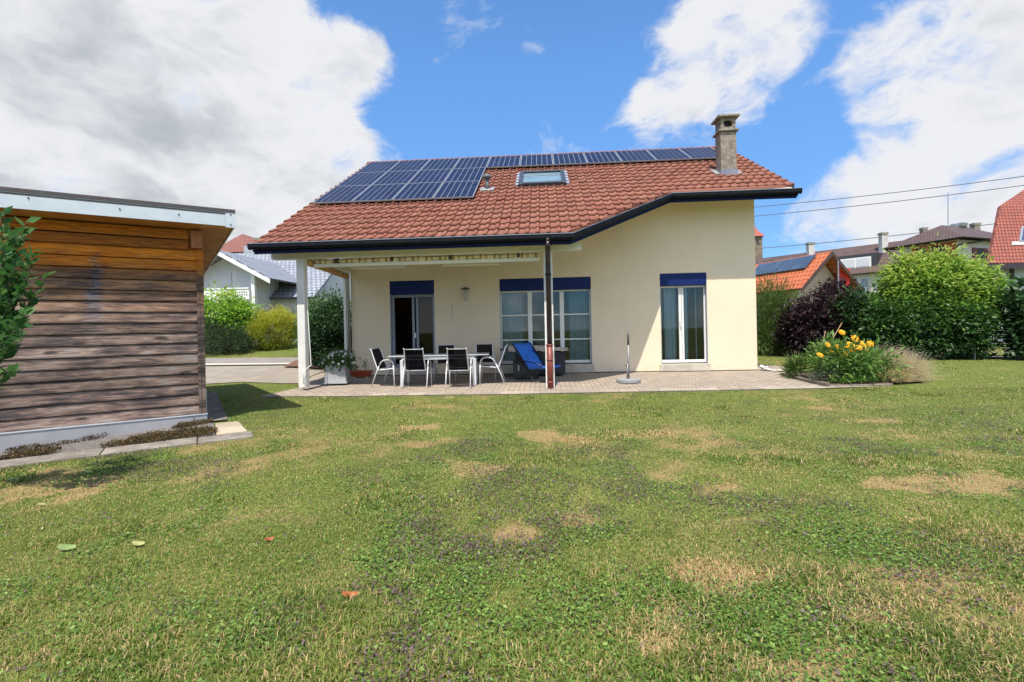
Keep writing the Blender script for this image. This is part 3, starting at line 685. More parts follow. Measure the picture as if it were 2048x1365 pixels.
# chimney
M_chim = pmat('weathered fibre cement', (.29,.25,.19), (.17,.14,.105), 9, .9, .5, 60)
M_chd = pmat('mossy concrete cap', (.30,.27,.21), (.17,.15,.12), 12, .9, .5, 60)
cx0, cx1, cy0, cy1 = 5.215, 5.66, 14.26, 14.70
ch = MB(); ch.box(cx0, cx1, cy0, cy1, 5.3, 6.90); cho = ch.build('chimney', M_chim, house, bevel=.01)
b = MB(); b.box(cx0-.06, cx1+.06, cy0-.06, cy1+.06, 6.90, 6.955); b.box(cx0-.085, cx1+.085, cy0-.09, cy1+.09, 7.30, 7.365)
b.build('chimney_slab', M_chd, cho, bevel=.012)
hd = MB(); t_ = .09
def arch_wall(o_, eu, L_, nrm):    # wall panel with a rounded opening
    o_ = Vector(o_); eu = Vector(eu); N_ = 20; zc = .17; rx, rz_ = L_/2-.09, .095
    outer = []; inner = []
    for k in range(N_):
        a = 2*math.pi*k/N_; ca, sa = math.cos(a), math.sin(a)
        inner.append((L_/2+rx*math.copysign(abs(ca)**.6, ca), zc+rz_*math.copysign(abs(sa)**.6, sa)))
        m_ = max(abs(ca)/(L_/2), abs(sa)/.1725); outer.append((L_/2+ca/m_, .1725+sa/m_))
    vs = [o_+eu*u_+Vector((0, 0, v_)) for u_, v_ in outer+inner]; vs += [v+Vector(nrm)*t_ for v in vs]
    fs = []
    for k in range(N_):
        j = (k+1) % N_; fs += [(k, j, N_+j, N_+k), (2*N_+k, 3*N_+k, 3*N_+j, 2*N_+j), (N_+k, N_+j, 3*N_+j, 3*N_+k)]
    hd.add(vs, fs)
arch_wall((cx0+.01, cy0+.01, 6.955), (1, 0, 0), cx1-cx0-.02, (0, 1, 0)); arch_wall((cx0+.01, cy1-.01, 6.955), (1, 0, 0), cx1-cx0-.02, (0, -1, 0))
arch_wall((cx0+.012, cy0+.10, 6.956), (0, 1, 0), cy1-cy0-.2, (1, 0, 0)); arch_wall((cx1-.012, cy0+.10, 6.956), (0, 1, 0), cy1-cy0-.2, (-1, 0, 0))
hd.build('chimney_head', M_chim, cho)
MB().box(cx0+.13, cx1-.13, cy0+.13, cy1-.13, 6.957, 7.29).build('chimney_flue', pmat('soot', (.01,.01,.01)), cho)
MB().lathe([(.05, 0), (.07, .03), (.02, .09)], (cx1-.13, cy0+.07, 6.97), 8).build('chimney_pebble', M_white, cho)
MB().box(cx0-.015, cx1+.015, cy0-.015, cy1+.015, 5.45, 5.80).build('chimney_flashing', pmat('zinc flashing', (.20,.20,.25), (.26,.26,.30), 5, .4, metal=.5), cho)
MB().box(cx0-.14, cx1+.16, 14.22, 14.85, -.02, .02, M=Matrix.Translation((0, 0, 0))).v and None
af = MB(); Mc = Matrix.Translation((cx0, 14.3, zr(14.3))) @ Matrix(((1,0,0,0), (*SLN, 0), (*NRM, 0), (0,0,0,1))).transposed()
af.box(-.15, cx1-cx0+.17, .0, .55, .02, .06, M=Mc); af.build('chimney_apron', pmat('lead apron', (.18,.19,.19), (.28,.29,.28), 12, .6), cho)

# ---- terrace posts, beam, awning
bm_ = MB(); bm_.box(-6.40, .88, 10.90, 11.08, 3.065, 3.24); beam = bm_.build('beam', M_soff, house, bevel=.006)
MB().box(-5.80, -5.62, 11.082, 13.74, 3.067, 3.23).build('side_beam', M_soff, house)
pl_ = MB(); zg = g(0, 10.97)+.012; pl_.box(-5.79, -5.61, 10.90, 11.08, zg+.075, 3.064); pL = pl_.build('post', M_white, house, bevel=.006)
MB().tube([(-5.70, 10.98, zg), (-5.70, 10.98, zg+.08)], .018).build('post_foot', M_steel, pL)
MB().box(-5.76, -5.64, 10.92, 11.04, zg-.002, zg+.008).build('foot_plate', M_steel, pL)
pm = MB(); pm.box(.015, .215, 10.93, 11.07, zg-.02, 3.064); pM = pm.build('post', M_white, house, bevel=.006)
MB().box(-5.845, -5.775, 13.66, 13.745, 0, 3.06).build('corner_post', M_white, house)
cp = MB(); cp.tube([(-5.715, 13.68, -.02), (-5.715, 13.68, 2.95), (-5.72, 13.6, 3.1)], .048, 12); cpo = cp.build('corner_downpipe', M_steel, house, smooth=True)
MB().tube([(-5.715, 13.68, .62), (-5.715, 13.68, .70)], .054, 12).build('yellow_sticker', pmat('yellow sticker', (.6,.5,.05)), cpo)
# rainwater pipe in front of the middle post
px0 = .115; dp = MB()
dp.tube([(px0, 10.37, 3.235), (px0, 10.37, 3.19)], [.085, .062], 14); dp.tube([(px0, 10.37, 3.19), (px0, 10.38, 3.10), (px0, 10.43, 3.03), (px0, 10.72, 2.86), (px0, 10.80, 2.79), (px0, 10.82, 2.70), (px0, 10.82, .93)], .058, 14)
dpo = dp.build('downpipe', M_brownp, house, smooth=True)
rp = MB(); rp.tube([(px0, 10.82, .93), (px0, 10.82, zg-.01)], .068, 16); rpo = rp.build('downpipe_foot', M_redp, house, smooth=True)
for zc in (.93, .60, .10): MB().tube([(px0, 10.82, zc-.018), (px0, 10.82, zc+.018)], .077, 16).build('pipe_collar', M_redp, rpo, smooth=True)
MB().tube([(px0, 10.82, 2.50), (px0, 10.82, 2.535)], .07, 16).build('pipe_clip', M_black, dpo)
# awning under the beam
def stripemat(name, cols, sc, coord=0):
    m = bpy.data.materials.new(name); m.use_nodes = True; t = NT(m.node_tree)
    sp = t.n('ShaderNodeSeparateXYZ', i={0: t.n('ShaderNodeTexCoord').outputs['Object']}).outputs
    f = t.math('FRACT', t.math('MULTIPLY', sp[coord], sc)); c = t.ramp(f, cols, 'CONSTANT')
    p = t.n('ShaderNodeBsdfPrincipled', i={'Base Color': c, 'Roughness': .8}); t.n('ShaderNodeOutputMaterial', i={0: p}); return m
M_str = stripemat('striped awning cloth', [(0, (.80,.70,.48)), (.42, (.40,.25,.09)), (.60, (.78,.66,.42)), (.82, (.55,.40,.17))], 3.1)
aw = MB(); aw.box(-5.50, -.07, 11.15, 11.25, 2.885, 2.965); awb = aw.build('awning', pmat('bright white enamel', (.85,.84,.80)), house, bevel=.012)
cl = MB(); n_ = 90
for k in range(n_):
    xa, xb = -5.42+k*5.3/n_, -5.42+(k+1)*5.3/n_
    def hz(x): return .018*math.sin(x*9)+.012*math.sin(x*23)
    rows = [(11.20, 2.968), (11.24, 3.05+0), (11.40, 3.02), (11.60, 3.06)]
    for (ya, za), (yb, zb) in zip(rows[:-1], rows[1:]):
        cl.quad((xa, ya, za+hz(xa)*(za > 2.97)), (xb, ya, za+hz(xb)*(za > 2.97)), (xb, yb, zb+hz(xb)), (xa, yb, zb+hz(xa)))
NR = 10; N2 = 260; ring = []
for i in range(N2+1):
    x = -5.44+5.34*i/N2; rr_ = .052+.010*math.sin(x*8.2)+.006*math.sin(x*21); yc, zc = 11.185, 3.022-.010*abs(math.sin(x*4.1))
    ring.append([(x, yc+rr_*math.cos(a), zc+rr_*math.sin(a)) for a in np.linspace(0, 2*math.pi, NR, endpoint=False)])
cl.add([v for q in ring for v in q], [(i*NR+k, i*NR+(k+1) % NR, (i+1)*NR+(k+1) % NR, (i+1)*NR+k) for i in range(N2) for k in range(NR)])
cl.build('awning_cloth', M_str, awb, smooth=True)
MB().tube([(-5.45, 11.66, 3.09), (-.1, 11.66, 3.09)], .06, 12).build('awning_roller', M_str, awb, smooth=True)
for xa, xb in ((-4.72, -3.36), (-2.40, -1.05)): MB().box(xa, xb, 11.42, 11.50, 2.855, 2.915).build('awning_arm', M_white, awb, bevel=.01)
ab = MB()
for x in (-4.95, -3.6, -2.2, -.6): ab.box(x, x+.07, 11.10, 11.20, 2.97, 3.10)
ab.build('awning_bracket', M_dark, awb)
M_str2 = stripemat('orange striped awning cloth', [(0, (.55,.33,.12)), (.5, (.22,.09,.04)), (.7, (.62,.42,.2))], 7, 1)
sa = MB(); sa.tube([(-5.62, 11.12, 3.0), (-5.60, 12.2, 2.96), (-5.60, 13.35, 2.90)], .085, 12); sao = sa.build('side_awning', M_str2, house, smooth=True)
MB().tube([(-5.50, 11.15, 3.06), (-5.50, 13.4, 2.98)], .02, 8).build('side_awning_bar', M_white, sao)
ck = MB(); ck.tube([(-5.585, 11.0, 2.30), (-5.585, 10.98, 2.22), (-5.50, 10.95, .55), (-5.585, 10.86, .46), (-5.64, 10.84, .36), (-5.63, 10.84, .12)], .011, 8); ck.build('crank_rod', M_white, house, smooth=True)
# wall lamp, thermometer
M_iron = pmat('dark iron', (.05,.04,.03), None, rough=.4); lm = MB()
lm.lathe([(.13, .0), (.11, .02), (.04, .045), (.012, .06)], (-2.235, YW-.12, 2.475), 20); lm.tube([(-2.235, YW-.12, 2.48), (-2.235, YW-.12, 2.44), (-2.235, YW-.01, 2.40)], .012)
lmo = lm.build('wall_lamp', M_iron, house, smooth=True)
MB().lathe([(.03, .30), (.052, .22), (.058, .10), (.045, .02), (.02, 0)], (-2.235, YW-.12, 2.14), 16).build('lamp_glass', pmat('clear lamp glass', (.45,.42,.36), None, rough=.1), lmo, smooth=True)
MB().tube([(-2.235, YW-.12, 2.16), (-2.235, YW-.12, 2.42)], .02, 8).build('lamp_bulb', M_iron, lmo)
MB().lathe([(.006, 0), (.012, .02), (.006, .06), (.006, .36), (.02, .38), (.006, .41)], (-2.645, YW-.03, 1.63), 8).build('thermometer', M_steel, house)

# ================================================================== TERRACE THINGS
def pz(x, y): return g(x, y)+.014
M_silver = pmat('silver tube', (.74,.74,.75), (.66,.66,.68), 4, .35, metal=.3)
def meshcloth():
    m = bpy.data.materials.new('black mesh fabric'); m.use_nodes = True; t = NT(m.node_tree)
    tr = t.n('ShaderNodeBsdfTransparent'); p = t.n('ShaderNodeBsdfPrincipled', i={'Base Color': (.003, .003, .005), 'Roughness': .9, 'Specular IOR Level': .08})
    mx = t.n('ShaderNodeMixShader', i={0: .96, 1: tr, 2: p}); t.n('ShaderNodeOutputMaterial', i={0: mx}); return m
M_mesh = meshcloth()
M_ttop = pmat('grey glass table top', (.50,.51,.52), (.42,.43,.45), 3, .2, spec=.6)
def make_chair(label):
    t = empty('garden_chair', (0, 0, 0), label, 'chair', group='garden chairs around the terrace table')
    k = dict(smooth=True, world=False)
    for s in (-1, 1):   # faces -y
        MB().tube([(s*.285, -.27, .0), (s*.283, -.262, .30), (s*.28, -.25, .52)], .0145, 8).build('leg', M_silver, t, **k)
        MB().tube([(s*.285, .34, .0), (s*.285, .22, .30), (s*.283, .13, .50)], .0145, 8).build('leg', M_silver, t, **k)
        MB().tube([(s*.28, -.25, .52), (s*.279, -.235, .585), (s*.278, -.19, .635), (s*.278, -.10, .655), (s*.28, .01, .64), (s*.281, .07, .60), (s*.283, .13, .50)], .0145, 8).build('armrest', M_silver, t, **k)
    f = MB()
    for s in (-1, 1):
        f.tube([(s*.235, -.27, .425), (s*.24, -.24, .44), (s*.24, .16, .40), (s*.24, .20, .43), (s*.225, .33, .78), (s*.22, .37, .90), (s*.22, .42, .935)], .0145, 8)
    for s in (-1, 1): f.tube([(s*.24, .14, .402), (s*.284, .15, .45)], .012, 6); f.tube([(s*.238, -.255, .43), (s*.284, -.265, .43)], .012, 6)
    f.tube([(-.24, .185, .405), (.24, .185, .405)], .012, 8); f.tube([(-.24, -.24, .43), (.24, -.24, .43)], .012, 8)
    f.tube([(-.22, .385, .915), (.22, .385, .915)], .013, 8)
    f.build('frame', M_silver, t, **k)
    b = MB(); rows = [(.205, .43), (.26, .60), (.325, .78), (.365, .89), (.40, .93)]
    for (ya, za), (yb, zb) in zip(rows[:-1], rows[1:]): b.quad((-.225, ya, za), (.225, ya, za), (.218, yb, zb), (-.218, yb, zb))
    b.build('backrest', M_mesh, t, **k)
    b = MB(); rows = [(-.255, .437), (-.1, .425), (.05, .405), (.17, .41)]
    for (ya, za), (yb, zb) in zip(rows[:-1], rows[1:]): b.quad((-.23, ya, za), (.23, ya, za), (.23, yb, zb), (-.23, yb, zb))
    b.build('seat', M_mesh, t, **k)
    return t
ch0 = make_chair('black mesh chair with its back to the lawn, left of the two before the table')
def put(o, x, y, rz, label=None): o.location = (x, y, pz(x, y)); o.rotation_euler = (0, 0, rz); o['label'] = label or o['label']; return o
put(ch0, -3.07, 11.36, math.pi+.05)
PI = math.pi
for x, y, rz, lb in [(-2.015, 11.22, PI+.03, 'black mesh chair with its back to the lawn, right of the two before the table'),
    (-2.62, 12.50, .12, 'black mesh chair on the wall side of the table standing before the glass door'),
    (-1.60, 12.62, .10, 'black mesh chair on the wall side of the table nearest the big window'),
    (-3.83, 11.60, -PI/2-.55+.5+PI-.12, 'chair at the left end of the terrace table beside the red flower box'),
    (-1.33, 11.84, PI/2-PI+.05, 'chair at the right end of the terrace table beside the blue lounger')]:
    put(copy_tree(ch0), x, y, rz, lb)
tb = empty('dining_table', (-2.60, 11.78, pz(-2.6, 11.78)), 'long silver garden table with grey top in the middle of the terrace', 'table', math.radians(6))
o = MB(); o.box(-1.20, 1.22, -.47, .47, .715, .738); o.build('tabletop', M_ttop, tb, bevel=.008, world=False)
o = MB(); o.box(-.86, .86, -.44, -.40, .64, .70); o.box(-.86, .86, .40, .44, .64, .70); o.box(-.88, -.84, -.40, .40, .64, .70); o.box(.84, .88, -.40, .40, .64, .70); o.box(-1.12, 1.12, -.30, -.26, .70, .714); o.box(-1.12, 1.12, .26, .30, .70, .714)
o.build('apron', M_silver, tb, world=False)
for sx in (-1, 1):
    for sy in (-1, 1):
        o = MB(); o.box(sx*.87-.035, sx*.87+.035, sy*.42-.035, sy*.42+.035, 0, .64); o.build('leg', M_silver, tb, world=False, bevel=.004)

# large dark chest with pale cover, small dark box in front of it
M_ratt = pmat('dark plastic weave', (.018,.016,.022), (.035,.03,.038), 60, .6, .5, 90)
M_cov = pmat('crumpled beige cover', (.52,.44,.35), (.42,.35,.28), 5, .85, .4, 18)
t = empty('storage_chest', (-.12, 13.2, 0), 'large dark storage chest against the big window behind the middle post', 'storage chest')
bd_ = MB(); bd_.box(-.80, .55, 12.98, 13.52, .06, .66); bd_.build('body', M_ratt, t, bevel=.02)
MB().box(-.82, .57, 12.955, 13.54, .58, .665).build('rim', M_ratt, t, bevel=.012)
for x in (-.7, .44):
    MB().tube([(x-.03, 13.05, .04), (x+.03, 13.05, .04)], .055, 12).build('wheel', M_dark, t)
MB().box(.02, .20, 12.945, 12.975, .33, .355).build('handle', M_alu, t)
MB().tube([(-1.22, 13.05, .745), (-.84, 13.03, .745)], .022, 8).build('side_bar', M_dark, t)
cv = MB(); nx_, ny_ = 40, 8
def cz(u, v): return .80+.05*math.sin(u*3.1+.3)-.06*u+.012*math.sin(u*31+v*5)+.01*math.sin(u*17-v*9)
gridp = [[(-.98+1.62*i/nx_, 12.90+.66*j/ny_, cz(i/nx_, j)) for j in range(ny_+1)] for i in range(nx_+1)]
for i in range(nx_):
    for j in range(ny_): cv.quad(gridp[i][j], gridp[i+1][j], gridp[i+1][j+1], gridp[i][j+1])
    a, b = gridp[i][0], gridp[i+1][0]; c2 = (b[0], b[1]-.012+.014*math.sin(i*1.7+1.7), .69+.01*math.sin(i+1)); d2 = (a[0], a[1]-.012+.014*math.sin(i*1.7), .69+.01*math.sin(i))
    cv.quad(a, b, c2, d2); cv.quad(d2, c2, (c2[0], 13.5, .675), (d2[0], 13.5, .675))
for i in (0, nx_): cv.quad(gridp[i][0], gridp[i][ny_], (gridp[i][0][0], 13.56, .68), (gridp[i][0][0], 12.89, .68))
tag(cv.build('chest_cover', M_cov, None, smooth=True), 'crumpled beige cover draped over the large dark storage chest', 'cover')
t = empty('cool_box', (-.5, 12.6, 0), 'small black box with a white clasp left of the blue lounger, before the chest', 'box')
MB().box(-.83, -.16, 12.55, 12.82, -.01, .42).build('body', pmat('black plastic', (.012,.012,.02), (.02,.02,.03), 10, .4), t, bevel=.015)
MB().box(-.84, -.15, 12.535, 12.835, .425, .47).build('lid', M_dark, t, bevel=.01)
MB().box(-.70, -.675, 12.528, 12.549, .20, .34).build('clasp', M_white, t)

# blue folding lounger
lg = empty('lounge_chair', (-.22, 12.14, pz(-.2, 12.1)), 'blue cushioned folding lounge chair behind the foot of the middle post', 'lounge chair', math.radians(40))
M_bl = pmat('blue canvas', (.025,.16,.60), (.018,.12,.48), 5, .75, .3, 60); M_blk = pmat('black tube', (.015,.015,.02), None, rough=.35)
cu = MB()
rows = [(-.62, .40), (-.40, .385), (-.12, .345), (.02, .345), (.10, .40), (.28, .60), (.40, .725), (.415, .735), (.52, .86), (.60, .955)]
w_ = .28
for th, sgn in ((.03, 1), (-.03, -1)): pass
pts = []
for i, (y, z) in enumerate(rows):
    for x in np.linspace(-w_, w_, 7): pts.append((x, y+.02*(1-(x/w_)**2)*0, z-.035*(1-(x/w_)**2)+(.02 if i not in (6, 7) else -.012)))
nb = len(pts); pts += [(x, y+.025, z-.045) for x, y, z in pts]
fs = []
for i in range(len(rows)-1):
    for j in range(6):
        a = i*7+j; fs += [(a, a+1, a+8, a+7), (nb+a, nb+a+7, nb+a+8, nb+a+1)]
    a = i*7; fs += [(a, a+7, nb+a+7, nb+a), (a+6, nb+a+6, nb+a+13, a+13)]
for j in range(6): fs += [(j, nb+j, nb+j+1, j+1), (nb-7+j, nb-6+j, 2*nb-6+j, 2*nb-7+j)]
cu.add(pts, fs); cu.build('cushion', M_bl, lg, smooth=True, world=False)
pw = MB()
for s in (-1, 1):
    pw.prism([(s*.285, .02, .30), (s*.285, .12, .36), (s*.285, .60, .93), (s*.285, .55, .93), (s*.285, -.05, .34)], (s*.012, 0, 0))
pw.build('side_panel', M_blk, lg, world=False)
fr = MB()
for s in (-1, 1):
    fr.tube([(s*.30, .60, .95), (s*.30, .25, .56), (s*.30, -.05, .24), (s*.30, -.28, .03), (s*.29, -.33, .015)], .012, 8)
    fr.tube([(s*.27, -.60, .42), (s*.27, -.05, .24), (s*.27, .40, .03), (s*.27, .46, .015)], .012, 8)
    fr.tube([(s*.30, -.60, .43), (s*.30, -.15, .50), (s*.30, .20, .52)], .013, 8)
fr.tube([(-.29, -.33, .015), (.29, -.33, .015)], .012, 8); fr.tube([(-.27, .46, .015), (.27, .46, .015)], .012, 8)
fr.tube([(-.29, -.05, .24), (-.29, -.05, .03)], .008, 6)
fr.build('frame', M_blk, lg, smooth=True, world=False)
# pair of sandals
for k, (x, y) in enumerate([(-1.10, 12.95), (-.96, 12.90)]):
    sd = empty('sandal', (x, y, pz(x, y)), ('left' if k == 0 else 'right')+' one of two dark strapped sandals lying by the small black box', 'sandal', .9, 'pair of sandals by the box')
    b_ = MB(); n_ = 14; pts = [(.05*math.cos(a)*(1.15 if math.sin(a) > 0 else .85), .14*math.sin(a), 0) for a in np.linspace(0, 2*PI, n_, endpoint=False)]
    b_.prism(pts, (0, 0, .025)); b_.build('sole', pmat('sandal sole', (.14,.12,.10)), sd, world=False)
    b_ = MB()
    for yy in (-.05, .02, .08): b_.tube([(-.05, yy, .02), (-.03, yy, .065), (0, yy, .08), (.03, yy, .065), (.05, yy, .02)], .012, 6)
    b_.build('strap', M_dark, sd, world=False)

# parasol foot with its short pole
t = empty('parasol_stand', (1.99, 11.62, pz(2, 11.6)), 'round speckled concrete parasol foot with bare steel pole on the terrace', 'parasol stand')
z0 = pz(2, 11.6)
M_gran = pmat('speckled concrete', (.34,.34,.33), (.20,.20,.20), 120, .8, .4, 150)
MB().lathe([(.27, 0), (.285, .015), (.285, .075), (.27, .09), (.05, .095)], (1.99, 11.62, z0), 36).build('base', M_gran, t, smooth=False)
M_pole = pmat('dull steel pole', (.22,.21,.20), (.30,.29,.27), 12, .5, metal=.4)
MB().tube([(1.97, 11.62, z0+.09), (1.97, 11.62, z0+.46)], .024, 12).build('socket', M_pole, t, smooth=True)
MB().tube([(1.995, 11.62, z0+.09), (2.0, 11.62, z0+.90)], .024, 12).build('pole', M_pole, t, smooth=True)
MB().tube([(2.0, 11.62, z0+.90), (2.001, 11.62, z0+1.26)], .027, 12).build('grip', pmat('dark grip', (.10,.09,.08), None, rough=.4), t, smooth=True)
MB().tube([(1.955, 11.60, z0+.42), (1.925, 11.585, z0+.42)], .014, 8).build('clamp_screw', M_dark, t)

# grey planter and the red flower box
px_, py_ = -5.33, 12.0; z0 = pz(px_, py_)
t = empty('planter', (px_, py_, z0), 'tapered square grey stone planter between the white post and the house wall', 'planter')
def frustum(x, y, z, a, b, h, hole=.0, rot=0):
    m = MB(); M_ = Matrix.Translation((x, y, z)) @ Matrix.Rotation(rot, 4, 'Z')
    lo = [M_ @ Vector(v) for v in ((-a, -a, 0), (a, -a, 0), (a, a, 0), (-a, a, 0))]; hi = [M_ @ Vector(v) for v in ((-b, -b, h), (b, -b, h), (b, b, h), (-b, b, h))]
    c = b-.035; ih = [M_ @ Vector(v) for v in ((-c, -c, h), (c, -c, h), (c, c, h), (-c, c, h))]; il = [M_ @ Vector(v) for v in ((-c, -c, h-.06), (c, -c, h-.06), (c, c, h-.06), (-c, c, h-.06))]
    m.add(lo+hi+ih+il, [(3, 2, 1, 0)]+[(k, (k+1) % 4, 4+(k+1) % 4, 4+k) for k in range(4)]+[(4+k, 4+(k+1) % 4, 8+(k+1) % 4, 8+k) for k in range(4)]+[(8+k, 8+(k+1) % 4, 12+(k+1) % 4, 12+k) for k in range(4)]+[(12, 13, 14, 15)])
    return m
frustum(px_, py_, z0+.07, .275, .235, .43, rot=.18).build('pot', pmat('grey cast stone', (.38,.38,.38), (.30,.30,.31), 3.5, .75, .25, 50), t, bevel=.012)
Mr = Matrix.Translation((px_, py_, z0)) @ Matrix.Rotation(.18, 4, 'Z')
MB().box(-.30, .30, -.30, .30, .035, .075, M=Mr).build('trolley', M_alu, t, bevel=.006)
for sx in (-.22, .22):
    for sy in (-.22, .22):
        q = Mr @ Vector((sx, sy, .03)); MB().tube([q-Vector((.02, 0, 0)), q+Vector((.02, 0, 0))], .03, 10).build('castor', M_dark, t)
t = empty('flower_box', (-5.2, 13.28, 0), 'orange red plastic flower box on the paving at the foot of the wall', 'flower box')
M_red = pmat('orange red plastic', (.42,.065,.020), (.36,.05,.018), 8, .45)
b_ = MB(); lo = [(-5.44, 13.20, .035), (-4.97, 13.20, .035), (-4.97, 13.36, .035), (-5.44, 13.36, .035)]; hi = [(-5.49, 13.15, .19), (-4.92, 13.15, .19), (-4.92, 13.40, .19), (-5.49, 13.40, .19)]
b_.add(lo+hi, [(3, 2, 1, 0)]+[(k, (k+1) % 4, 4+(k+1) % 4, 4+k) for k in range(4)]); b_.build('trough', M_red, t)
MB().box(-5.51, -4.90, 13.135, 13.155, .165, .205).box(-5.51, -4.90, 13.395, 13.415, .165, .205).box(-5.51, -5.49, 13.156, 13.394, .165, .205).box(-4.92, -4.90, 13.156, 13.394, .165, .205).build('rim', M_red, t)
MB().box(-5.48, -4.93, 13.16, 13.39, .155, .165).build('soil', M_soil, t)
for x in (-5.40, -5.05): MB().box(x, x+.05, 13.18, 13.38, 0, .034).build('foot', M_conc, t)
# white pebbles at the corner of the house
pb = MB()
for k in range(90):
    a = rng.random()**1.3; x = 5.96+a*.62; y = 13.70-a*.35+rng.normal(0, .05); r = rng.uniform(.016, .042)*(1.25-a*.6)
    m_ = [(r*.5, -r*.5), (r, 0), (r*.8, r*.5), (r*.2, r*.75)]; pb.lathe([(abs(q[0]), q[1]) for q in m_], (x, y, pz(x, y)+r*.5+(.10*rng.random() if a < .25 else .02*rng.random())), 7)
tag(pb.build('pebbles', pmat('white pebbles', (.75,.73,.68), (.6,.57,.5), 20, .7), None, smooth=True), 'small heap of white pebbles at the right corner of the house', 'pebbles', kind='stuff')

# ================================================================== SHED
def SP(a, b, z): return SH0+sdx*a+sdy*b+Vector((0, 0, z))       # shed frame: a along the front, b into depth, z above its ground
MS = Matrix(((sdx.x, sdy.x, 0, SH0.x), (sdx.y, sdy.y, 0, SH0.y), (0, 0, 1, SH0.z), (0, 0, 0, 1)))
def woodmat():
    m = bpy.data.materials.new('weathered boards'); m.use_nodes = True; t = NT(m.node_tree)
    at = t.n('ShaderNodeAttribute', attribute_name='tint').outputs['Fac']
    tc = t.n('ShaderNodeTexCoord').outputs['Object']; sp = t.n('ShaderNodeSeparateXYZ', i={0: tc}).outputs
    off = t.n('ShaderNodeCombineXYZ', i={0: t.math('MULTIPLY', at, 37.), 1: t.math('MULTIPLY', at, 11.), 2: t.math('MULTIPLY', at, 5.)}).outputs[0]
    v = t.n('ShaderNodeVectorMath', operation='ADD', i={0: tc, 1: off}).outputs[0]
    g1 = t.noise(t.n('ShaderNodeVectorMath', operation='MULTIPLY', i={0: v, 1: (1.6, 1.6, 22)}), 1.8, 10, .68, .9)
    g2 = t.noise(t.n('ShaderNodeVectorMath', operation='MULTIPLY', i={0: v, 1: (1.0, 1, 3.5)}), 1.6, 6, .6, .3)
    g3 = t.noise(t.n('ShaderNodeVectorMath', operation='MULTIPLY', i={0: v, 1: (2.2, 2.2, 70)}), 3.0, 5, .7)
    old = t.ramp(t.math('ADD', t.math('MULTIPLY', g1, .55), t.math('MULTIPLY', g2, .5)), [(.38, (.016,.011,.013)), (.46, (.060,.038,.034)), (.52, (.15,.085,.056)), (.57, (.24,.15,.10)), (.64, (.27,.225,.20))])
    old = t.mix(t.math('MULTIPLY', t.rng(at, 0, 1, 0, .55, False), .8), old, t.mix(.5, old, (.095,.075,.078)))
    new = t.ramp(g1, [(.38, (.24,.065,.012)), (.5, (.44,.135,.030)), (.62, (.60,.24,.07))])
    mid = t.mix(t.rng(g2, .40, .62), new, old)
    zz = t.math('ADD', sp[2], t.math('MULTIPLY', t.math('SUBTRACT', g2, .5), .30))
    f = t.rng(zz, 2.30, 2.58)
    c = t.mix(f, old, new)
    # warm brown tone higher up, slate tone near the ground
    c = t.mix(t.math('MULTIPLY', t.rng(zz, 2.5, 1.35), t.math('SUBTRACT', 1., f)), t.mix(t.rng(g2, .42, .60, .12, .60), c, (.30,.15,.065)), c)
    c = t.n('ShaderNodeHueSaturation', i={'Color': c, 'Value': t.rng(at, 0, 1, .62, 1.38, False), 'Saturation': t.rng(zz, 1.2, 2.4, .85, 1.15)}).outputs[0]
    c = t.n('ShaderNodeHueSaturation', i={'Color': c, 'Value': t.rng(g3, .34, .66, .62, 1.38, False)}).outputs[0]
    # knots
    vo = t.n('ShaderNodeTexVoronoi', feature='F1', i={'Vector': t.n('ShaderNodeVectorMath', operation='MULTIPLY', i={0: v, 1: (1.3, .01, 4.2)}), 'Scale': 1.25, 'Randomness': 1.}).outputs['Distance']
    kn = t.rng(vo, .19, .09); c = t.mix(t.math('MULTIPLY', kn, .85), c, t.mix(f, (.018,.012,.012), (.20,.06,.015)))
    # blue black streak running down from a leak
    sx = t.math('ABSOLUTE', t.math('ADD', sp[0], t.math('MULTIPLY_ADD', g2, .35, 1.17)))
    st = t.math('MULTIPLY', t.rng(t.math('ADD', sx, t.math('ADD', t.math('MULTIPLY', t.math('SUBTRACT', g1, .5), .5), t.math('MULTIPLY', t.math('SUBTRACT', sp[2], 2.2), .10))), .15, .0), t.math('MULTIPLY', t.rng(zz, 2.72, 2.55), t.rng(sp[2], 1.2, 2.1)))
    c = t.mix(t.math('MULTIPLY', st, .8), c, t.mix(t.rng(g1, .45, .56), (.012,.012,.02), (.12,.125,.16)))
    bp = t.n('ShaderNodeBump', i={'Strength': .55, 'Distance': .006, 'Height': t.math('ADD', t.math('MULTIPLY', g1, 2.), g3)})
    p = t.n('ShaderNodeBsdfPrincipled', i={'Base Color': c, 'Roughness': .7, 'Normal': bp, 'Specular IOR Level': .35})
    t.n('ShaderNodeOutputMaterial', i={0: p}); return m
M_bw = woodmat()
M_ow = pmat('orange stained timber', (.40,.15,.04), (.52,.23,.07), 3, .6, .2, 40, stretch=(1, 1, 8))
M_trim = pmat('pale metal trim', (.56,.60,.62), (.50,.535,.56), 2.5, .35, metal=.15)
M_felt = pmat('dark roofing felt', (.06,.05,.055), (.085,.07,.07), 30, .8, .3, 60)
shed = bpy.data.objects.new('garden_shed', None); COL.objects.link(shed); shed.location = SH0; shed.rotation_euler = (0, 0, SHA)
tag(shed, 'wooden garden shed clad in weathered horizontal boards at the left of the lawn', 'shed')
kw = dict(world=False)
b_ = MB(); z = .15; LW = -5.2; nb_ = 18; bh = (3.12-.15)/nb_
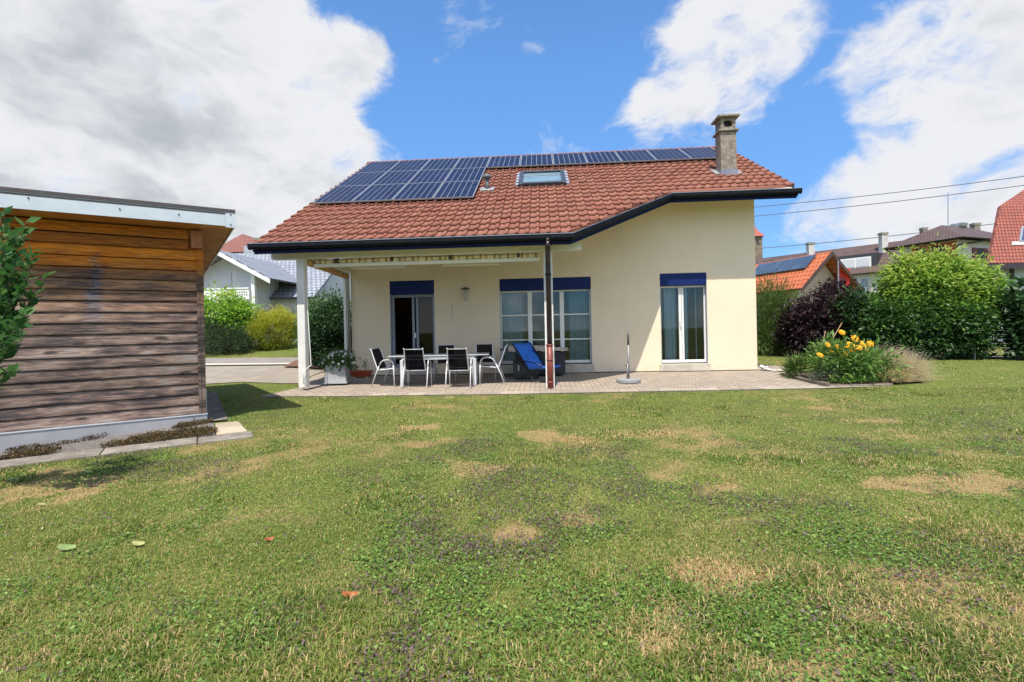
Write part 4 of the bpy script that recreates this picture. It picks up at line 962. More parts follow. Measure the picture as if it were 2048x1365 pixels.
for k in range(nb_):
    za = .15+k*bh; zb = za+bh-.017; tn = rng.random()
    x1 = -.10 if zb < 2.82 else -.20
    prof = [(-.006, za+.012), (-.028, za), (-.030, za+.02), (-.012, zb), (.02, zb), (.02, za+.012)]
    vs = [(x, y, zz) for x in (LW, x1) for y, zz in prof]; n_ = 6
    b_.add(vs, [tuple(range(n_)), tuple(range(2*n_-1, n_-1, -1))]+[(i, n_+i, n_+(i+1) % n_, (i+1) % n_) for i in range(n_)], tn)
b_.build('wall', M_bw, shed, **kw)
nh = MB(); rq = random.Random(2)
for k in range(nb_):
    for x in (-.16, -.78, -1.40, -2.02, -2.64):
        zc = .15+k*bh+bh*.5+rq.uniform(-.01, .01); xx = x+rq.uniform(-.008, .008)
        nh.box(xx-.004, xx+.004, -.0245, -.0205, zc-.004, zc+.004)
tag(nh.build('nail_heads', M_steel, shed, **kw), kind='stuff')
# structure behind and side walls
MB().box(LW, -.02, .021, 4.0, .0, 2.82).build('side_wall', M_bw, shed, **kw)
b_ = MB(); b_.box(-.098, .0, -.042, .06, .135, 2.80, tint=.33); b_.build('corner_board', M_bw, shed, bevel=.003, **kw)
b_ = MB(); b_.box(-.062, -.056, -.047, -.040, .14, 2.4, tint=.9); b_.build('corner_groove', M_dark, shed, **kw)
MB().box(-.16, -.003, -.075, .10, 2.815, 3.10).build('rafter_end', pmat('shaded orange timber', (.26,.08,.022), (.34,.12,.035), 6, .6, .2, 40), shed, bevel=.006, **kw)
b_ = MB(); b_.box(LW, .01, -.045, .02, -.26, .135); pb_ = b_.build('plinth', pmat('grey metal plinth', (.36,.355,.365), (.31,.305,.315), 2, .45, metal=.1), shed, **kw)
MB().box(LW, .018, -.056, -.03, .136, .150).build('plinth_edge', M_trim, pb_, **kw)
MB().box(-.004, .012, .021, 4.0, -.12, .135).build('plinth_side', M_trim, pb_, **kw)
# roof: rises slightly towards the rear
RS = -.075
def rz_(b): return 3.20+(b+.4)*RS
b_ = MB(); prism = [(LW, -.40, 0), (.43, -.40, 0), (.43, 4.6, 0), (LW, 4.6, 0)]
def ae(y, e): return e-(y+.4)*.098                       # the side overhang narrows towards the rear
def slab(m, x0, x1, y0, y1, lo, hi, tint=.5):
    m.add([(x if x < -1 else ae(y, x), y, rz_(y)+h) for h in (lo, hi) for y in (y0, y1) for x in (x0, x1)], [(0,2,3,1),(4,5,7,6),(0,1,5,4),(1,3,7,5),(3,2,6,7),(2,0,4,6)], tint)
b_ = MB()
nbd = 26
for k in range(nbd):
    y0, y1 = -.385+k*.19, -.385+(k+1)*.19-.004; slab(b_, LW, .415, y0, y1, -.04+.002*(k % 2), -.01, rng.random())
rf = b_.build('roof', M_ow, shed, **kw)
b_ = MB(); slab(b_, LW, .44, -.42, 4.65, .125, .150); slab(b_, LW, .425, -.40, 4.62, -.008, .122); b_.build('felt', M_felt, rf, **kw)
b_ = MB(); b_.box(LW, .305, -.418, -.402, rz_(-.4)-.055, rz_(-.4)+.160); b_.box(.307, .445, -.422, -.404, rz_(-.4)-.075, rz_(-.4)+.160); b_.build('fascia', M_trim, shed, **kw)
b_ = MB(); b_.box(LW, .445, -.428, -.405, rz_(-.4)+.162, rz_(-.4)+.215); b_.build('roof_edge', M_felt, shed, **kw)
b_ = MB(); b_.add([(ae(y, x), y, rz_(y)+h) for h in (-.05, .17) for y in (-.403, 4.6) for x in (.428, .446)], [(0,2,3,1),(4,5,7,6),(0,1,5,4),(1,3,7,5),(3,2,6,7),(2,0,4,6)]); b_.build('side_fascia', M_trim, shed, **kw)
b_ = MB()
for x, zz in ((-1.95, .10), (-1.0, .06), (-.3, .06), (.38, .13), (.38, -.03)): b_.lathe([(.010, 0), (.012, .004), (.004, .008)], (0, 0, 0), 8); n_ = 24
for i, (x, zz) in enumerate(((-1.95, .10), (-1.0, .06), (-.3, .06), (.38, .13), (.38, -.03))):
    for j in range(24):
        v = b_.v[i*24+j]; b_.v[i*24+j] = (x+v[0], -.4225-v[2], rz_(-.4)+zz+v[1])
b_.build('fascia_screw', M_dark, shed, **kw)

# concrete strip, gravel and paving slabs in front of the shed
def drape_s(name, L, off, mat, step=.5):
    return drape(name, shpts(L), off, mat, step)
M_grav = slabmat('coarse exposed concrete', (.10,.085,.072), (.40,.36,.32), 34, 1.)
M_conc2 = slabmat('worn kerb concrete', (.16,.135,.112), (.27,.235,.195), 5, .7)
drape_s('gravel_strip', [(-5,-1.40),(-1.9,-1.34),(.10,-1.30),(.10,-.26),(-.02,-.03),(-5,-.03)], .012, M_grav, .25)
kb = MB(); xk = -5.0
while xk < .55:
    L_ = min(.98, .56-xk); x2 = xk+L_-.012; ya = -1.74+.02*math.sin(xk*3); z_ = .014+random.uniform(-.006, .006)
    kb.prism([SP(xk, ya, z_), SP(x2, ya+.012, z_), SP(x2, ya+.38, z_+.008), SP(xk, ya+.36, z_+.008)], (0, 0, -.09), random.random()); xk += L_
tag(kb.build('kerb_slabs', M_conc2, None, bevel=.01), kind='structure')
M_sand = slabmat('sandy paving slab', (.46,.38,.27), (.38,.32,.235), 6, .4)
sl_ = MB()
for (a0, a1, b0, b1) in ((.115, .47, -.80, -.33), (.115, .50, -1.29, -.815)):
    sl_.prism([SP(a0, b0, .018), SP(a1, b0, .016), SP(a1-.04, b1, .018), SP(a0, b1, .02)], (0, 0, -.08), random.random())
tag(sl_.build('stepping_slabs', M_sand, None, bevel=.008), kind='structure')
drape_s('side_strip', [(.02,-.05),(.30,-.05),(.27,1.0),(.2,4),(.02,4)], .02, M_conc2)
# moss cushions: thousands of tiny lumps
M_moss = leafmat('brown moss', [(0, (.035,.028,.012)), (.5, (.085,.055,.03)), (.8, (.13,.10,.035)), (1, (.20,.12,.07))], .9, .1, .1)
def moss(L, n, seed):
    r = np.random.default_rng(seed); a = r.uniform(min(p[0] for p in L), max(p[0] for p in L), n); b = r.uniform(min(p[1] for p in L), max(p[1] for p in L), n)
    k = inpoly(a+r.normal(0, .02, n), b+r.normal(0, .02, n), L); return a[k], b[k]
Vs, Fs, Ts = [], [], []; o_ = 0
for L, n in (([(-1.15,-1.38),(-.7,-1.42),(.05,-1.32),(.14,-1.05),(0,-.75),(-.5,-.80),(-.9,-.92)], 15000), ([(-.35,-.42),(.05,-.22),(.08,-.10),(-.3,-.10),(-.45,-.3)], 4000),
             ([(-2.1,-1.38),(-1.6,-1.36),(-1.55,-1.1),(-1.75,-1.05),(-2.0,-1.2)], 4500), ([(-3.2,-1.4),(-2.3,-1.42),(-2.25,-1.2),(-3.2,-1.1)], 5000), ([(-2.3,-.12),(-1.2,-.12),(-1.3,-.04),(-2.3,-.04)], 1500)):
    a, b = moss(L, n, n); m_ = len(a); h = .035+.045*vnoise(a*1., b*1., 9)
    base = np.stack([SH0.x+sdx.x*a+sdy.x*b, SH0.y+sdx.y*a+sdy.y*b, np.array([g(p, q) for p, q in zip(SH0.x+sdx.x*a+sdy.x*b, SH0.y+sdx.y*a+sdy.y*b)])+h*rng.uniform(.5, 1.3, m_)-.005], -1)
    u = rng.normal(0, 1, (m_, 3)); v = rng.normal(0, 1, (m_, 3)); s = rng.uniform(.006, .014, m_)[:, None]
    u *= s; v *= s; V = np.stack([base, base+u, base+u+v], 1); Vs.append(V.reshape(-1, 3)); Fs.append(np.arange(m_*3).reshape(m_, 3)+o_); o_ += m_*3; Ts.append(np.repeat(rng.random(m_), 3))
tag(fast_mesh('moss', np.concatenate(Vs), np.concatenate(Fs), np.concatenate(Ts), M_moss), 'brown moss cushions growing on the concrete strip before the shed', 'moss', kind='stuff')

# ================================================================== PLANTS
def leaves(n, cen, out, size, droop=.3, spread=.6, asp=.45, seed=0, tint=None, tintvar=.15):
    """n leaves at cen (n,3), pointing roughly along out (n,3)"""
    r = np.random.default_rng(seed)
    d = out+r.normal(0, spread, (n, 3)); d[:, 2] -= droop; d /= np.linalg.norm(d, axis=1)[:, None]+1e-9
    upv = r.normal(0, .55, (n, 3)); upv[:, 2] += 1; upv += out*.7
    s = np.cross(d, upv); s /= np.linalg.norm(s, axis=1)[:, None]+1e-9; nn = np.cross(s, d)
    L = size*r.uniform(.65, 1.25, n)[:, None]; wv_ = L*asp
    V = np.stack([cen, cen+d*L*.45+s*wv_*.5+nn*L*.06, cen+d*L, cen+d*L*.45-s*wv_*.5+nn*L*.06], 1).reshape(-1, 3)
    i = np.arange(n)[:, None]*4; Fc = np.concatenate([i+np.array([0, 1, 2]), i+np.array([0, 2, 3])])
    t = (r.uniform(.5-tintvar*2, .5+tintvar*2, n) if tint is None else tint+r.normal(0, tintvar, n))
    return V, Fc, np.repeat(np.clip(t, 0, 1), 4)
def crown(lobes, nclump, per, size, crad, seed, droop=.3, asp=.45, spread=.6, shell=.55, tfun=None, tintvar=.12, squash=1., shoot=1.6):
    """clumps of leaves through ellipsoidal lobes: (centre, radii)"""
    r = np.random.default_rng(seed); out = []
    vol = np.array([a[1][0]*a[1][1]*a[1][2] for a in lobes])**.67; vol /= vol.sum()
    for (c, rad), q in zip(lobes, vol):
        m = max(6, int(nclump*q)); d = r.normal(0, 1, (m, 3)); d /= np.linalg.norm(d, axis=1)[:, None]
        rr = r.uniform(shell, 1.04, m)**.7; rr *= 1+.20*np.sin(d[:, 0]*6+seed)*np.cos(d[:, 2]*5+seed*2+d[:, 1]*4)+np.clip(r.normal(0, .07, m), -.15, .15)
        cc = np.array(c)+d*rr[:, None]*np.array(rad); ct = r.normal(0, .13, m)
        n = m*per; idx = np.repeat(np.arange(m), per); off = r.normal(0, 1, (n, 3))*crad*np.array([1, 1, squash])*r.uniform(.6, 1.3, m)[idx][:, None]
        cen = cc[idx]+off; o_ = off/crad*.55+d[idx]*.7
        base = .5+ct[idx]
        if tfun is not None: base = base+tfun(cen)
        k = cen[:, 2] > .03+np.array([0.])
        out.append(leaves(int(k.sum()), cen[k], o_[k], size*r.choice([.7, .9, 1.1, 1.35], m)[idx][k][:, None], droop, spread, asp, seed+1, base[k], tintvar))
        ms_ = max(3, m//9); d2 = r.normal(0, 1, (ms_, 3)); d2[:, 2] = np.abs(d2[:, 2])*1.1; d2 /= np.linalg.norm(d2, axis=1)[:, None]   # stray shoots
        p0_ = np.array(c)+d2*np.array(rad)*.95; nl = 9; tt_ = np.tile(np.linspace(0, 1, nl), ms_); ln = np.repeat(r.uniform(.12, .34, ms_)*shoot*min(rad), nl)
        pp_ = np.repeat(p0_, nl, 0)+np.repeat(d2+np.array([0, 0, .35])+r.normal(0, .25, (ms_, 3)), nl, 0)*(tt_*ln)[:, None]
        bb = np.full(len(pp_), .62) if tfun is None else .55+tfun(pp_)
        out.append(leaves(len(pp_), pp_, np.repeat(d2, nl, 0)*.5+r.normal(0, .6, (len(pp_), 3)), size*.9, droop, spread, asp, seed+2, bb, tintvar))
    return merge(out)
G1 = [(0, (.012,.035,.008)), (.4, (.035,.085,.014)), (.7, (.07,.15,.02)), (1, (.13,.23,.04))]
M_lf_bright = leafmat('fresh yellow green leaves', [(0, (.03,.085,.010)), (.35, (.09,.20,.018)), (.7, (.20,.36,.03)), (1, (.36,.46,.05))])
M_lf_dark = leafmat('dark glossy leaves', [(0, (.008,.024,.008)), (.45, (.018,.050,.014)), (.8, (.035,.085,.022)), (1, (.06,.13,.035))], .45, .2, .3)
M_lf_gold = leafmat('golden conifer foliage', [(0, (.09,.12,.010)), (.4, (.25,.28,.018)), (.75, (.42,.42,.035)), (1, (.58,.54,.07))], .6, .25)
M_lf_mid = leafmat('mid green leaves', [(0, (.014,.045,.010)), (.4, (.04,.10,.018)), (.75, (.08,.17,.03)), (1, (.14,.25,.06))], .4, .3)
M_lf_conif = leafmat('dark juniper foliage', [(0, (.012,.026,.010)), (.5, (.035,.065,.022)), (1, (.085,.12,.045))], .6, .15)
M_lf_purple = leafmat('purple leaves', [(0, (.008,.007,.008)), (.4, (.024,.013,.017)), (.75, (.060,.028,.030)), (1, (.14,.085,.065))], .45, .15, .3)
M_lf_maple = leafmat('light maple leaves', [(0, (.035,.085,.012)), (.3, (.085,.18,.022)), (.6, (.17,.30,.035)), (.85, (.29,.38,.055)), (1, (.42,.42,.12))], .5, .4)
M_lf_bamb = leafmat('bamboo leaves', [(0, (.03,.06,.012)), (.5, (.085,.15,.028)), (1, (.20,.25,.07))], .5, .3)
M_lf_grey = leafmat('grey green leaves', [(0, (.06,.075,.045)), (.5, (.15,.17,.11)), (1, (.33,.31,.34))], .7, .25)
M_bark = pmat('bark', (.07,.05,.035), (.13,.10,.07), 14, .9, .6, 40)
def bush(name, label, cat, base, lobes, nclump, per, size, crad, mat, seed, group=None, stems=6, stem_r=.03, **kw):
    t = empty(name, base, label, cat, group=group)
    V, Fc, T = crown(lobes, nclump, per, size, crad, seed, **kw)
    fast_mesh('foliage', V, Fc, T, mat, t)
    m = MB(); r = random.Random(seed)
    for k in range(stems):
        c, rad = lobes[k % len(lobes)]; e = Vector(c)+Vector((r.uniform(-.6, .6)*rad[0], r.uniform(-.6, .6)*rad[1], r.uniform(0, .6)*rad[2]))
        b0 = Vector(base)+Vector((r.uniform(-.12, .12), r.uniform(-.12, .12), -.05)); md = (b0+e)/2+Vector((r.uniform(-.15, .15), r.uniform(-.15, .15), .1))
        m.tube([b0, md, e], [stem_r, stem_r*.7, stem_r*.25], 6)
    m.build('stems', M_bark, t, smooth=True)
    return t
def G(x, y): return g(x, y)

# --- left side, beyond the drive
x0, y0 = -13.1, 19.2; z0 = G(x0, y0)
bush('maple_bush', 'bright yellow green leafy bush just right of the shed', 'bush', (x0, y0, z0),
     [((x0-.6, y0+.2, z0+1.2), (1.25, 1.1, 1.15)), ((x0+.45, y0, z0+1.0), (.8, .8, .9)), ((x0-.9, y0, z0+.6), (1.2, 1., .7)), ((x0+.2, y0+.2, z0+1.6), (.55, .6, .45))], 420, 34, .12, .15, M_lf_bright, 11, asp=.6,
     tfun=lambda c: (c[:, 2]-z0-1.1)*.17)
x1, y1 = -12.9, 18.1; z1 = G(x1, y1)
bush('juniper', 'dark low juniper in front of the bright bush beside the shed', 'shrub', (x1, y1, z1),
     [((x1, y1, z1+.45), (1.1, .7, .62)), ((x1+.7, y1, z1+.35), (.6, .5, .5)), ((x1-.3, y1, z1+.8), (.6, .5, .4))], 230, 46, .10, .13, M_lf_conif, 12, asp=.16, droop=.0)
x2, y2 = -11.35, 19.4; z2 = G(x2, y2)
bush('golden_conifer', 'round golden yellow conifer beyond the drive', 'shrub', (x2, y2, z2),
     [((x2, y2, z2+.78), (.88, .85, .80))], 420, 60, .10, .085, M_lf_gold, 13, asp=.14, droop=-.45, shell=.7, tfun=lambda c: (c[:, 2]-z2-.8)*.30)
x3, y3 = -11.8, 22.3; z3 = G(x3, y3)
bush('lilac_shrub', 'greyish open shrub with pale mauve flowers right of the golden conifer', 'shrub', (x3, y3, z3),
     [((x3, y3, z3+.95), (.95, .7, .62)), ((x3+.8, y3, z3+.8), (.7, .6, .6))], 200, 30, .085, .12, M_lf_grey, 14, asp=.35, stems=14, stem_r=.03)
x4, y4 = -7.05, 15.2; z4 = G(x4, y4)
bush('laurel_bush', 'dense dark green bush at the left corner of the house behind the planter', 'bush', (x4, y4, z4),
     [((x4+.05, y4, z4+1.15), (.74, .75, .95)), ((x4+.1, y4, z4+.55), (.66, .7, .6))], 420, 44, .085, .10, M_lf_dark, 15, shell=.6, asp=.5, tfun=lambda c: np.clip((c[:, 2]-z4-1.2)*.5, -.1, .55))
x5, y5 = -8.2, 17.2; z5 = G(x5, y5)
bush('privet_bush', 'lighter green bush rising behind the dense dark bush', 'bush', (x5, y5, z5),
     [((x5+.2, y5, z5+1.5), (.85, .7, .75)), ((x5-.3, y5, z5+1.0), (.6, .6, .8))], 220, 34, .09, .12, M_lf_mid, 16)
# --- foreground shrub reaching in from the left
t = empty('leafy_shrub', (-5.5, 4.1, -.1), 'leafy green shrub reaching into the picture in front of the shed', 'shrub')
m = MB(); base = Vector((-5.5, 4.1, -.15)); Vs = []
tips = [(52,444,3.0),(28,470,2.9),(68,505,2.9),(95,552,2.95),(60,548,2.8),(72,590,2.85),(50,622,2.8),(48,655,2.75),(28,640,2.7),(30,682,2.7),(26,742,2.7),(8,520,2.8),(5,590,2.75),(15,560,2.8),(-20,450,2.9),(-30,540,2.8),(-40,620,2.8),(-30,700,2.8),(8,690,2.7),(-10,745,2.7),(35,510,2.95),(40,575,2.8),(20,608,2.8),(10,470,2.9),(22,495,3.0),(45,470,3.0),(12,505,2.8),(30,535,2.8),(55,530,2.9),(10,545,2.8),(28,565,2.9),(5,430,3.0),(-5,500,2.8),(20,590,2.9),(-10,620,2.8),(15,640,2.8),(5,665,2.8),(-15,580,2.8)]
for q, (tx, ty, D) in enumerate(tips):
    tip = far(tx, ty, D*1.5); st = base+Vector((.0, 0, random.uniform(.7, 1.0))); mid = st.lerp(tip, .55)+Vector((-.05, 0, -.10))
    pts = [base, st, mid, mid.lerp(tip, .6)+Vector((0, 0, .02)), tip]; m.tube(pts, [.018, .011, .007, .004, .002], 6)
    for k in range(22):
        u = 1-(k/22)**1.15*.85; p = (mid.lerp(tip, u) if u > .35 else st.lerp(mid, u*2)); a = k*2.4
        out = (tip-mid).normalized()*.75+Vector((math.cos(a)*.8, math.sin(a)*.8, .25)); Vs.append((p, out, .02 if k < 2 else 0))
cen = np.array([list(v[0]) for v in Vs]); ou = np.array([list(v[1]) for v in Vs])
V, Fc, T = leaves(len(cen), cen, ou, .115, .12, .22, .50, 21, np.full(len(cen), .5), .2)
fast_mesh('foliage', V, Fc, T, leafmat('shrub leaves', [(0, (.018,.055,.014)), (.5, (.045,.12,.028)), (1, (.12,.23,.07))], .55, .3, .25), t)
m.build('stems', M_bark, t, smooth=True)

# --- planter flowers and seedlings
t = empty('flowering_plant', (-5.33, 12.0, pz(-5.33, 12)+.44), 'white flowering leafy plant growing in the grey planter', 'plant')
zt_ = pz(-5.33, 12)+.50
V, Fc, T = crown([((-5.33, 12.0, zt_+.10), (.34, .30, .22)), ((-5.13, 11.95, zt_+.12), (.22, .2, .2))], 90, 22, .075, .06, 31, asp=.4)
fast_mesh('foliage', V, Fc, T, M_lf_mid, t)
fl = MB(); r = random.Random(5)
for k in range(64):
    a = r.uniform(0, 2*PI); ph = r.uniform(-.25, 1.3); R_ = Vector((math.cos(a)*math.cos(ph)*.38+r.uniform(0, .12), math.sin(a)*math.cos(ph)*.34, math.sin(ph)*.27+.08))
    c = Vector((-5.33, 12, zt_))+R_; s = r.uniform(.028, .045); rot = Matrix.Rotation(r.uniform(-.8, .8), 3, 'X') @ Matrix.Rotation(r.uniform(-.8, .8), 3, 'Z')
    for j in range(5):
        an = j*2*PI/5; e1 = rot @ Vector((math.cos(an-.5)*s*.7, -.006, math.sin(an-.5)*s*.7)); e2 = rot @ Vector((math.cos(an)*s, -.012, math.sin(an)*s)); e3 = rot @ Vector((math.cos(an+.5)*s*.7, -.006, math.sin(an+.5)*s*.7))
        fl.add([c, c+e1, c+e2, c+e3], [(0, 1, 2, 3)])
fl.build('blossoms', pmat('white blossom', (.80,.80,.76)), t)
for x, h, lb in ((-5.36, .22, 'small drooping tomato seedling at the left of the red flower box'), (-5.10, .36, 'taller tomato seedling at the right of the red flower box')):
    t = empty('seedling', (x, 13.28, .16), lb, 'seedling', group='seedlings in the flower box')
    m = MB(); m.tube([(x, 13.28, .16), (x+.01, 13.27, .16+h*.6), (x, 13.28, .16+h)], .006, 5); m.build('stem', M_lf_mid, t)
    n = 60; r2 = np.random.default_rng(int(h*100)); zz = r2.uniform(.35, 1.05, n)*h; cen = np.stack([x+r2.normal(0, .05, n), 13.27+r2.normal(0, .05, n), .16+zz], -1); ou = np.stack([r2.normal(0, 1, n), r2.normal(0, 1, n), r2.normal(0, .2, n)-.2], -1)
    V, Fc, T = leaves(n, cen, ou, .07, .4, .3, .35, 4, np.full(n, .6), .2); fast_mesh('foliage', V, Fc, T, M_lf_mid, t)

# --- flower bed right of the house
M_edge = slabmat('mossy edging stone', (.16,.13,.10), (.24,.20,.16), 9, .8)
t = empty('bed_edging', (5.95, 11.6, 0), 'low row of grey brown edging stones along the paving at the flower bed', 'edging')
eg = [(5.95, 12.62), (5.95, 12.12), (5.93, 11.62), (5.95, 11.12), (6.02, 10.72)]
for (xa, ya), (xb, yb) in zip(eg[:-1], eg[1:]):
    z_ = g(xa, ya); MB().prism([(xa, ya-.01, z_-.05), (xb, yb+.01, z_-.05), (xb+.09, yb+.01, z_-.05), (xa+.09, ya-.01, z_-.05)], (0, 0, .125)).build('edging_stone', M_edge, t, bevel=.014)
eg = [(6.04, 10.63), (6.5, 10.62), (6.98, 10.68), (7.45, 10.78)]
for (xa, ya), (xb, yb) in zip(eg[:-1], eg[1:]):
    z_ = g(xa, ya); MB().prism([(xa+.01, ya, z_-.05), (xb-.01, yb, z_-.05), (xb-.01, yb+.09, z_-.05), (xa+.01, ya+.09, z_-.05)], (0, 0, .085)).build('edging_stone', M_edge, t, bevel=.014)
fx, fy = 6.95, 11.45; z_ = g(fx, fy)
t = empty('sunflower_plant', (fx, fy, z_), 'bushy green perennial topped with yellow flowers in the bed right of the house', 'flowering plant')
V, Fc, T = crown([((fx-.15, fy, z_+.42), (.62, .5, .42)), ((fx-.45, fy-.1, z_+.45), (.35, .4, .40)), ((fx+.4, fy, z_+.35), (.42, .4, .36)), ((fx+.1, fy-.2, z_+.30), (.7, .4, .28))], 230, 26, .13, .10, 41, asp=.28, droop=.1)
fast_mesh('foliage', V, Fc, T, leafmat('perennial leaves', [(0, (.035,.08,.014)), (.4, (.085,.17,.03)), (.75, (.17,.28,.06)), (1, (.28,.38,.12))], .5, .35), t)
M_yel = pmat('golden petals', (.80,.46,.010), (.72,.36,.008), 30, .6); M_yc = pmat('flower centre', (.55,.22,.01))
r = random.Random(3)
for i, (px_, py_, s) in enumerate([(1684,665,.05),(1710,677,.062),(1656,690,.045),(1676,694,.05),(1688,700,.045),(1640,710,.05),(1663,705,.048),(1702,690,.065),(1716,696,.06),(1708,702,.055),(1727,691,.055),(1730,699,.05),(1740,688,.052),(1690,706,.045),(1698,712,.045),(1685,714,.04),(1662,706,.045),(1650,707,.04),(1700,705,.05),(1724,686,.045),(1676,708,.04),(1694,697,.05),(1643,711,.042)]):
    s *= 1.3; c = atY(px_, py_, fy-.22+r.uniform(-.15, .2)); st = Vector((fx+(c.x-fx)*.5, fy+(c.y-fy)*.4, z_+.3))
    fo = MB(); fo.tube([st, st.lerp(c, .6)+Vector((0, 0, .03)), c], .005, 5); fs_ = fo.build('flower_stalk', M_lf_mid, t)
    fh = MB(); ti = Vector((r.uniform(-.4, .4), -.75, r.uniform(.35, 1))).normalized(); q = ti.to_track_quat('Z', 'Y').to_matrix()
    for ring, (nn_, sc, hz_) in enumerate(((11, 1.25, .0), (10, .95, .012), (8, .6, .022))):
        for j in range(nn_):
            an = j*2*PI/nn_+ring*.3; rr = s*sc
            fh.add([c+q @ Vector(v) for v in ((0, 0, hz_), (math.cos(an-.28)*rr*.7, math.sin(an-.28)*rr*.7, hz_+.008), (math.cos(an)*rr, math.sin(an)*rr, hz_-.004), (math.cos(an+.28)*rr*.7, math.sin(an+.28)*rr*.7, hz_+.008))], [(0, 1, 2, 3)])
    fh.build('flower_head', M_yel, fs_)
for (a, b, lb) in (((1645, 690, 11.7), (1651, 662, 11.7), 'short upright bamboo cane standing in the bed left of the yellow flowers'), ((1664, 680, 11.6), (1684, 646, 11.6), 'leaning bamboo cane above the yellow flowers')):
    p, q = atY(*a), atY(*b); d_ = (q-p).normalized(); p0 = p-d_*((p.z-z_)/d_.z)
    tag(MB().tube([p0, q], .009, 6).build('cane', pmat('bamboo cane', (.42,.27,.13), None, rough=.6)), lb, 'cane', 'canes in the flower bed')
# airy faded grass
wx, wy = 8.05, 11.55; z_ = g(wx, wy)
r2 = np.random.default_rng(9); n = 5200
az_ = r2.uniform(0, 2*np.pi, n); el_ = r2.uniform(.12, 1.5, n); L = r2.uniform(.5, 1.0, n)*(.80+.2*np.sin(el_))
d = np.stack([np.cos(az_)*np.cos(el_)*1.12, np.sin(az_)*np.cos(el_)*.8, np.sin(el_)*.92], -1)
b0 = np.stack([wx-.1+r2.normal(0, .16, n), wy+r2.normal(0, .12, n), np.full(n, z_)], -1)
mid = b0+d*L[:, None]*.6; tip = b0+d*L[:, None]+np.array([0, 0, -1.])*(.10*L*L)[:, None]+r2.normal(0, .03, (n, 3)); tip[:, 2] = np.maximum(tip[:, 2], z_+.03)
sd_ = np.cross(d, r2.normal(0, 1, (n, 3))); sd_ /= np.linalg.norm(sd_, axis=1)[:, None]; w1 = .0024
V = np.stack([b0-sd_*w1, b0+sd_*w1, mid+sd_*w1, mid-sd_*w1, tip], 1).reshape(-1, 3); i = np.arange(n)[:, None]*5
Fc = np.concatenate([i+np.array([0, 1, 2]), i+np.array([0, 2, 3]), i+np.array([3, 2, 4])]); T = np.repeat(r2.random(n)*.7, 5)
m_ = 42000; k = r2.integers(0, n, m_); u = r2.uniform(.55, 1.03, m_)[:, None]; pc = b0[k]*(1-u)+tip[k]*u+r2.normal(0, .022, (m_, 3)); a_ = r2.normal(0, .0072, (m_, 3)); b_ = r2.normal(0, .0072, (m_, 3))
pc[:, 2] = np.maximum(pc[:, 2], z_+.02)
V2 = np.stack([pc, pc+a_, pc+b_], 1).reshape(-1, 3); F2 = np.arange(m_*3).reshape(m_, 3)
V, Fc, T = merge([(V, Fc, T), (V2, F2, np.repeat(.6+.4*r2.random(m_), 3))])
t = fast_mesh('ornamental_grass', V, Fc, T, leafmat('faded grass heads', [(0, (.26,.27,.10)), (.5, (.46,.40,.22)), (.75, (.62,.46,.34)), (1, (.78,.60,.52))], .8, .5))
tag(t, 'airy clump of faded pinkish beige grass at the right end of the bed', 'ornamental grass')
lx, ly = 6.28, 11.15; z_ = g(lx, ly)
bush('lavender', 'low grey green lavender cushion at the left end of the bed', 'plant', (lx, ly, z_), [((lx, ly, z_+.10), (.30, .25, .20))], 70, 50, .06, .05, M_lf_grey, 51, asp=.12, droop=-.5, stems=3, stem_r=.008, tfun=lambda c: -.2+0*c[:, 2])
lx, ly = 6.12, 12.1; z_ = g(lx, ly)
bush('day_lily', 'tuft of narrow arching leaves behind the lavender', 'plant', (lx, ly, z_), [((lx, ly, z_+.16), (.16, .2, .20))], 20, 22, .30, .03, M_lf_bamb, 52, asp=.06, droop=-.9, stems=3, stem_r=.006)
lx, ly = 7.55, 11.0; z_ = g(lx, ly)
bush('wilted_perennial', 'low straw coloured wilting stems between the yellow flowers and the airy grass', 'plant', (lx, ly, z_), [((lx, ly, z_+.10), (.34, .18, .15))], 36, 16, .12, .05, leafmat('straw stems', [(0, (.2,.2,.05)), (.5, (.42,.36,.15)), (1, (.65,.52,.28))]), 53, asp=.10, droop=-.2, stems=8, stem_r=.006)
lx, ly = 6.75, 10.85; z_ = g(lx, ly)
bush('ground_cover', 'low yellow green cushion plant along the front edging stones', 'plant', (lx, ly, z_), [((lx, ly, z_+.05), (.5, .12, .09))], 60, 26, .05, .035, M_lf_bright, 54, asp=.3, stems=4, stem_r=.006, tfun=lambda c: -.25+0*c[:, 2])

# --- hedge of shrubs closing the garden on the right
bx, by = 9.75, 20.6
bush('bamboo', 'tall bamboo clump right beside the house corner', 'bamboo', (bx, by, 0), [((bx-.6, by+.4, 1.25), (1.4, .9, 1.25)), ((bx-.3, by, .7), (1.1, .8, .8)), ((bx+.0, by, 1.8), (.7, .7, .7))], 520, 40, .20, .20, M_lf_bamb, 61, asp=.09, droop=-.25, stems=60, stem_r=.018, spread=.5, squash=2.)
bx, by = 10.7, 19.2
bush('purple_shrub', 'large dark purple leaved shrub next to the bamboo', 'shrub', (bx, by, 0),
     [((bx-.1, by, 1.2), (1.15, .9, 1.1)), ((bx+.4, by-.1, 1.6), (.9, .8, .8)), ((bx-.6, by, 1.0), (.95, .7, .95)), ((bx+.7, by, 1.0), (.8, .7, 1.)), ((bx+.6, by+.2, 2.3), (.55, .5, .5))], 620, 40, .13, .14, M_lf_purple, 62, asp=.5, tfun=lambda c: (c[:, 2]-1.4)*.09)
bx, by = 11.95, 18.6
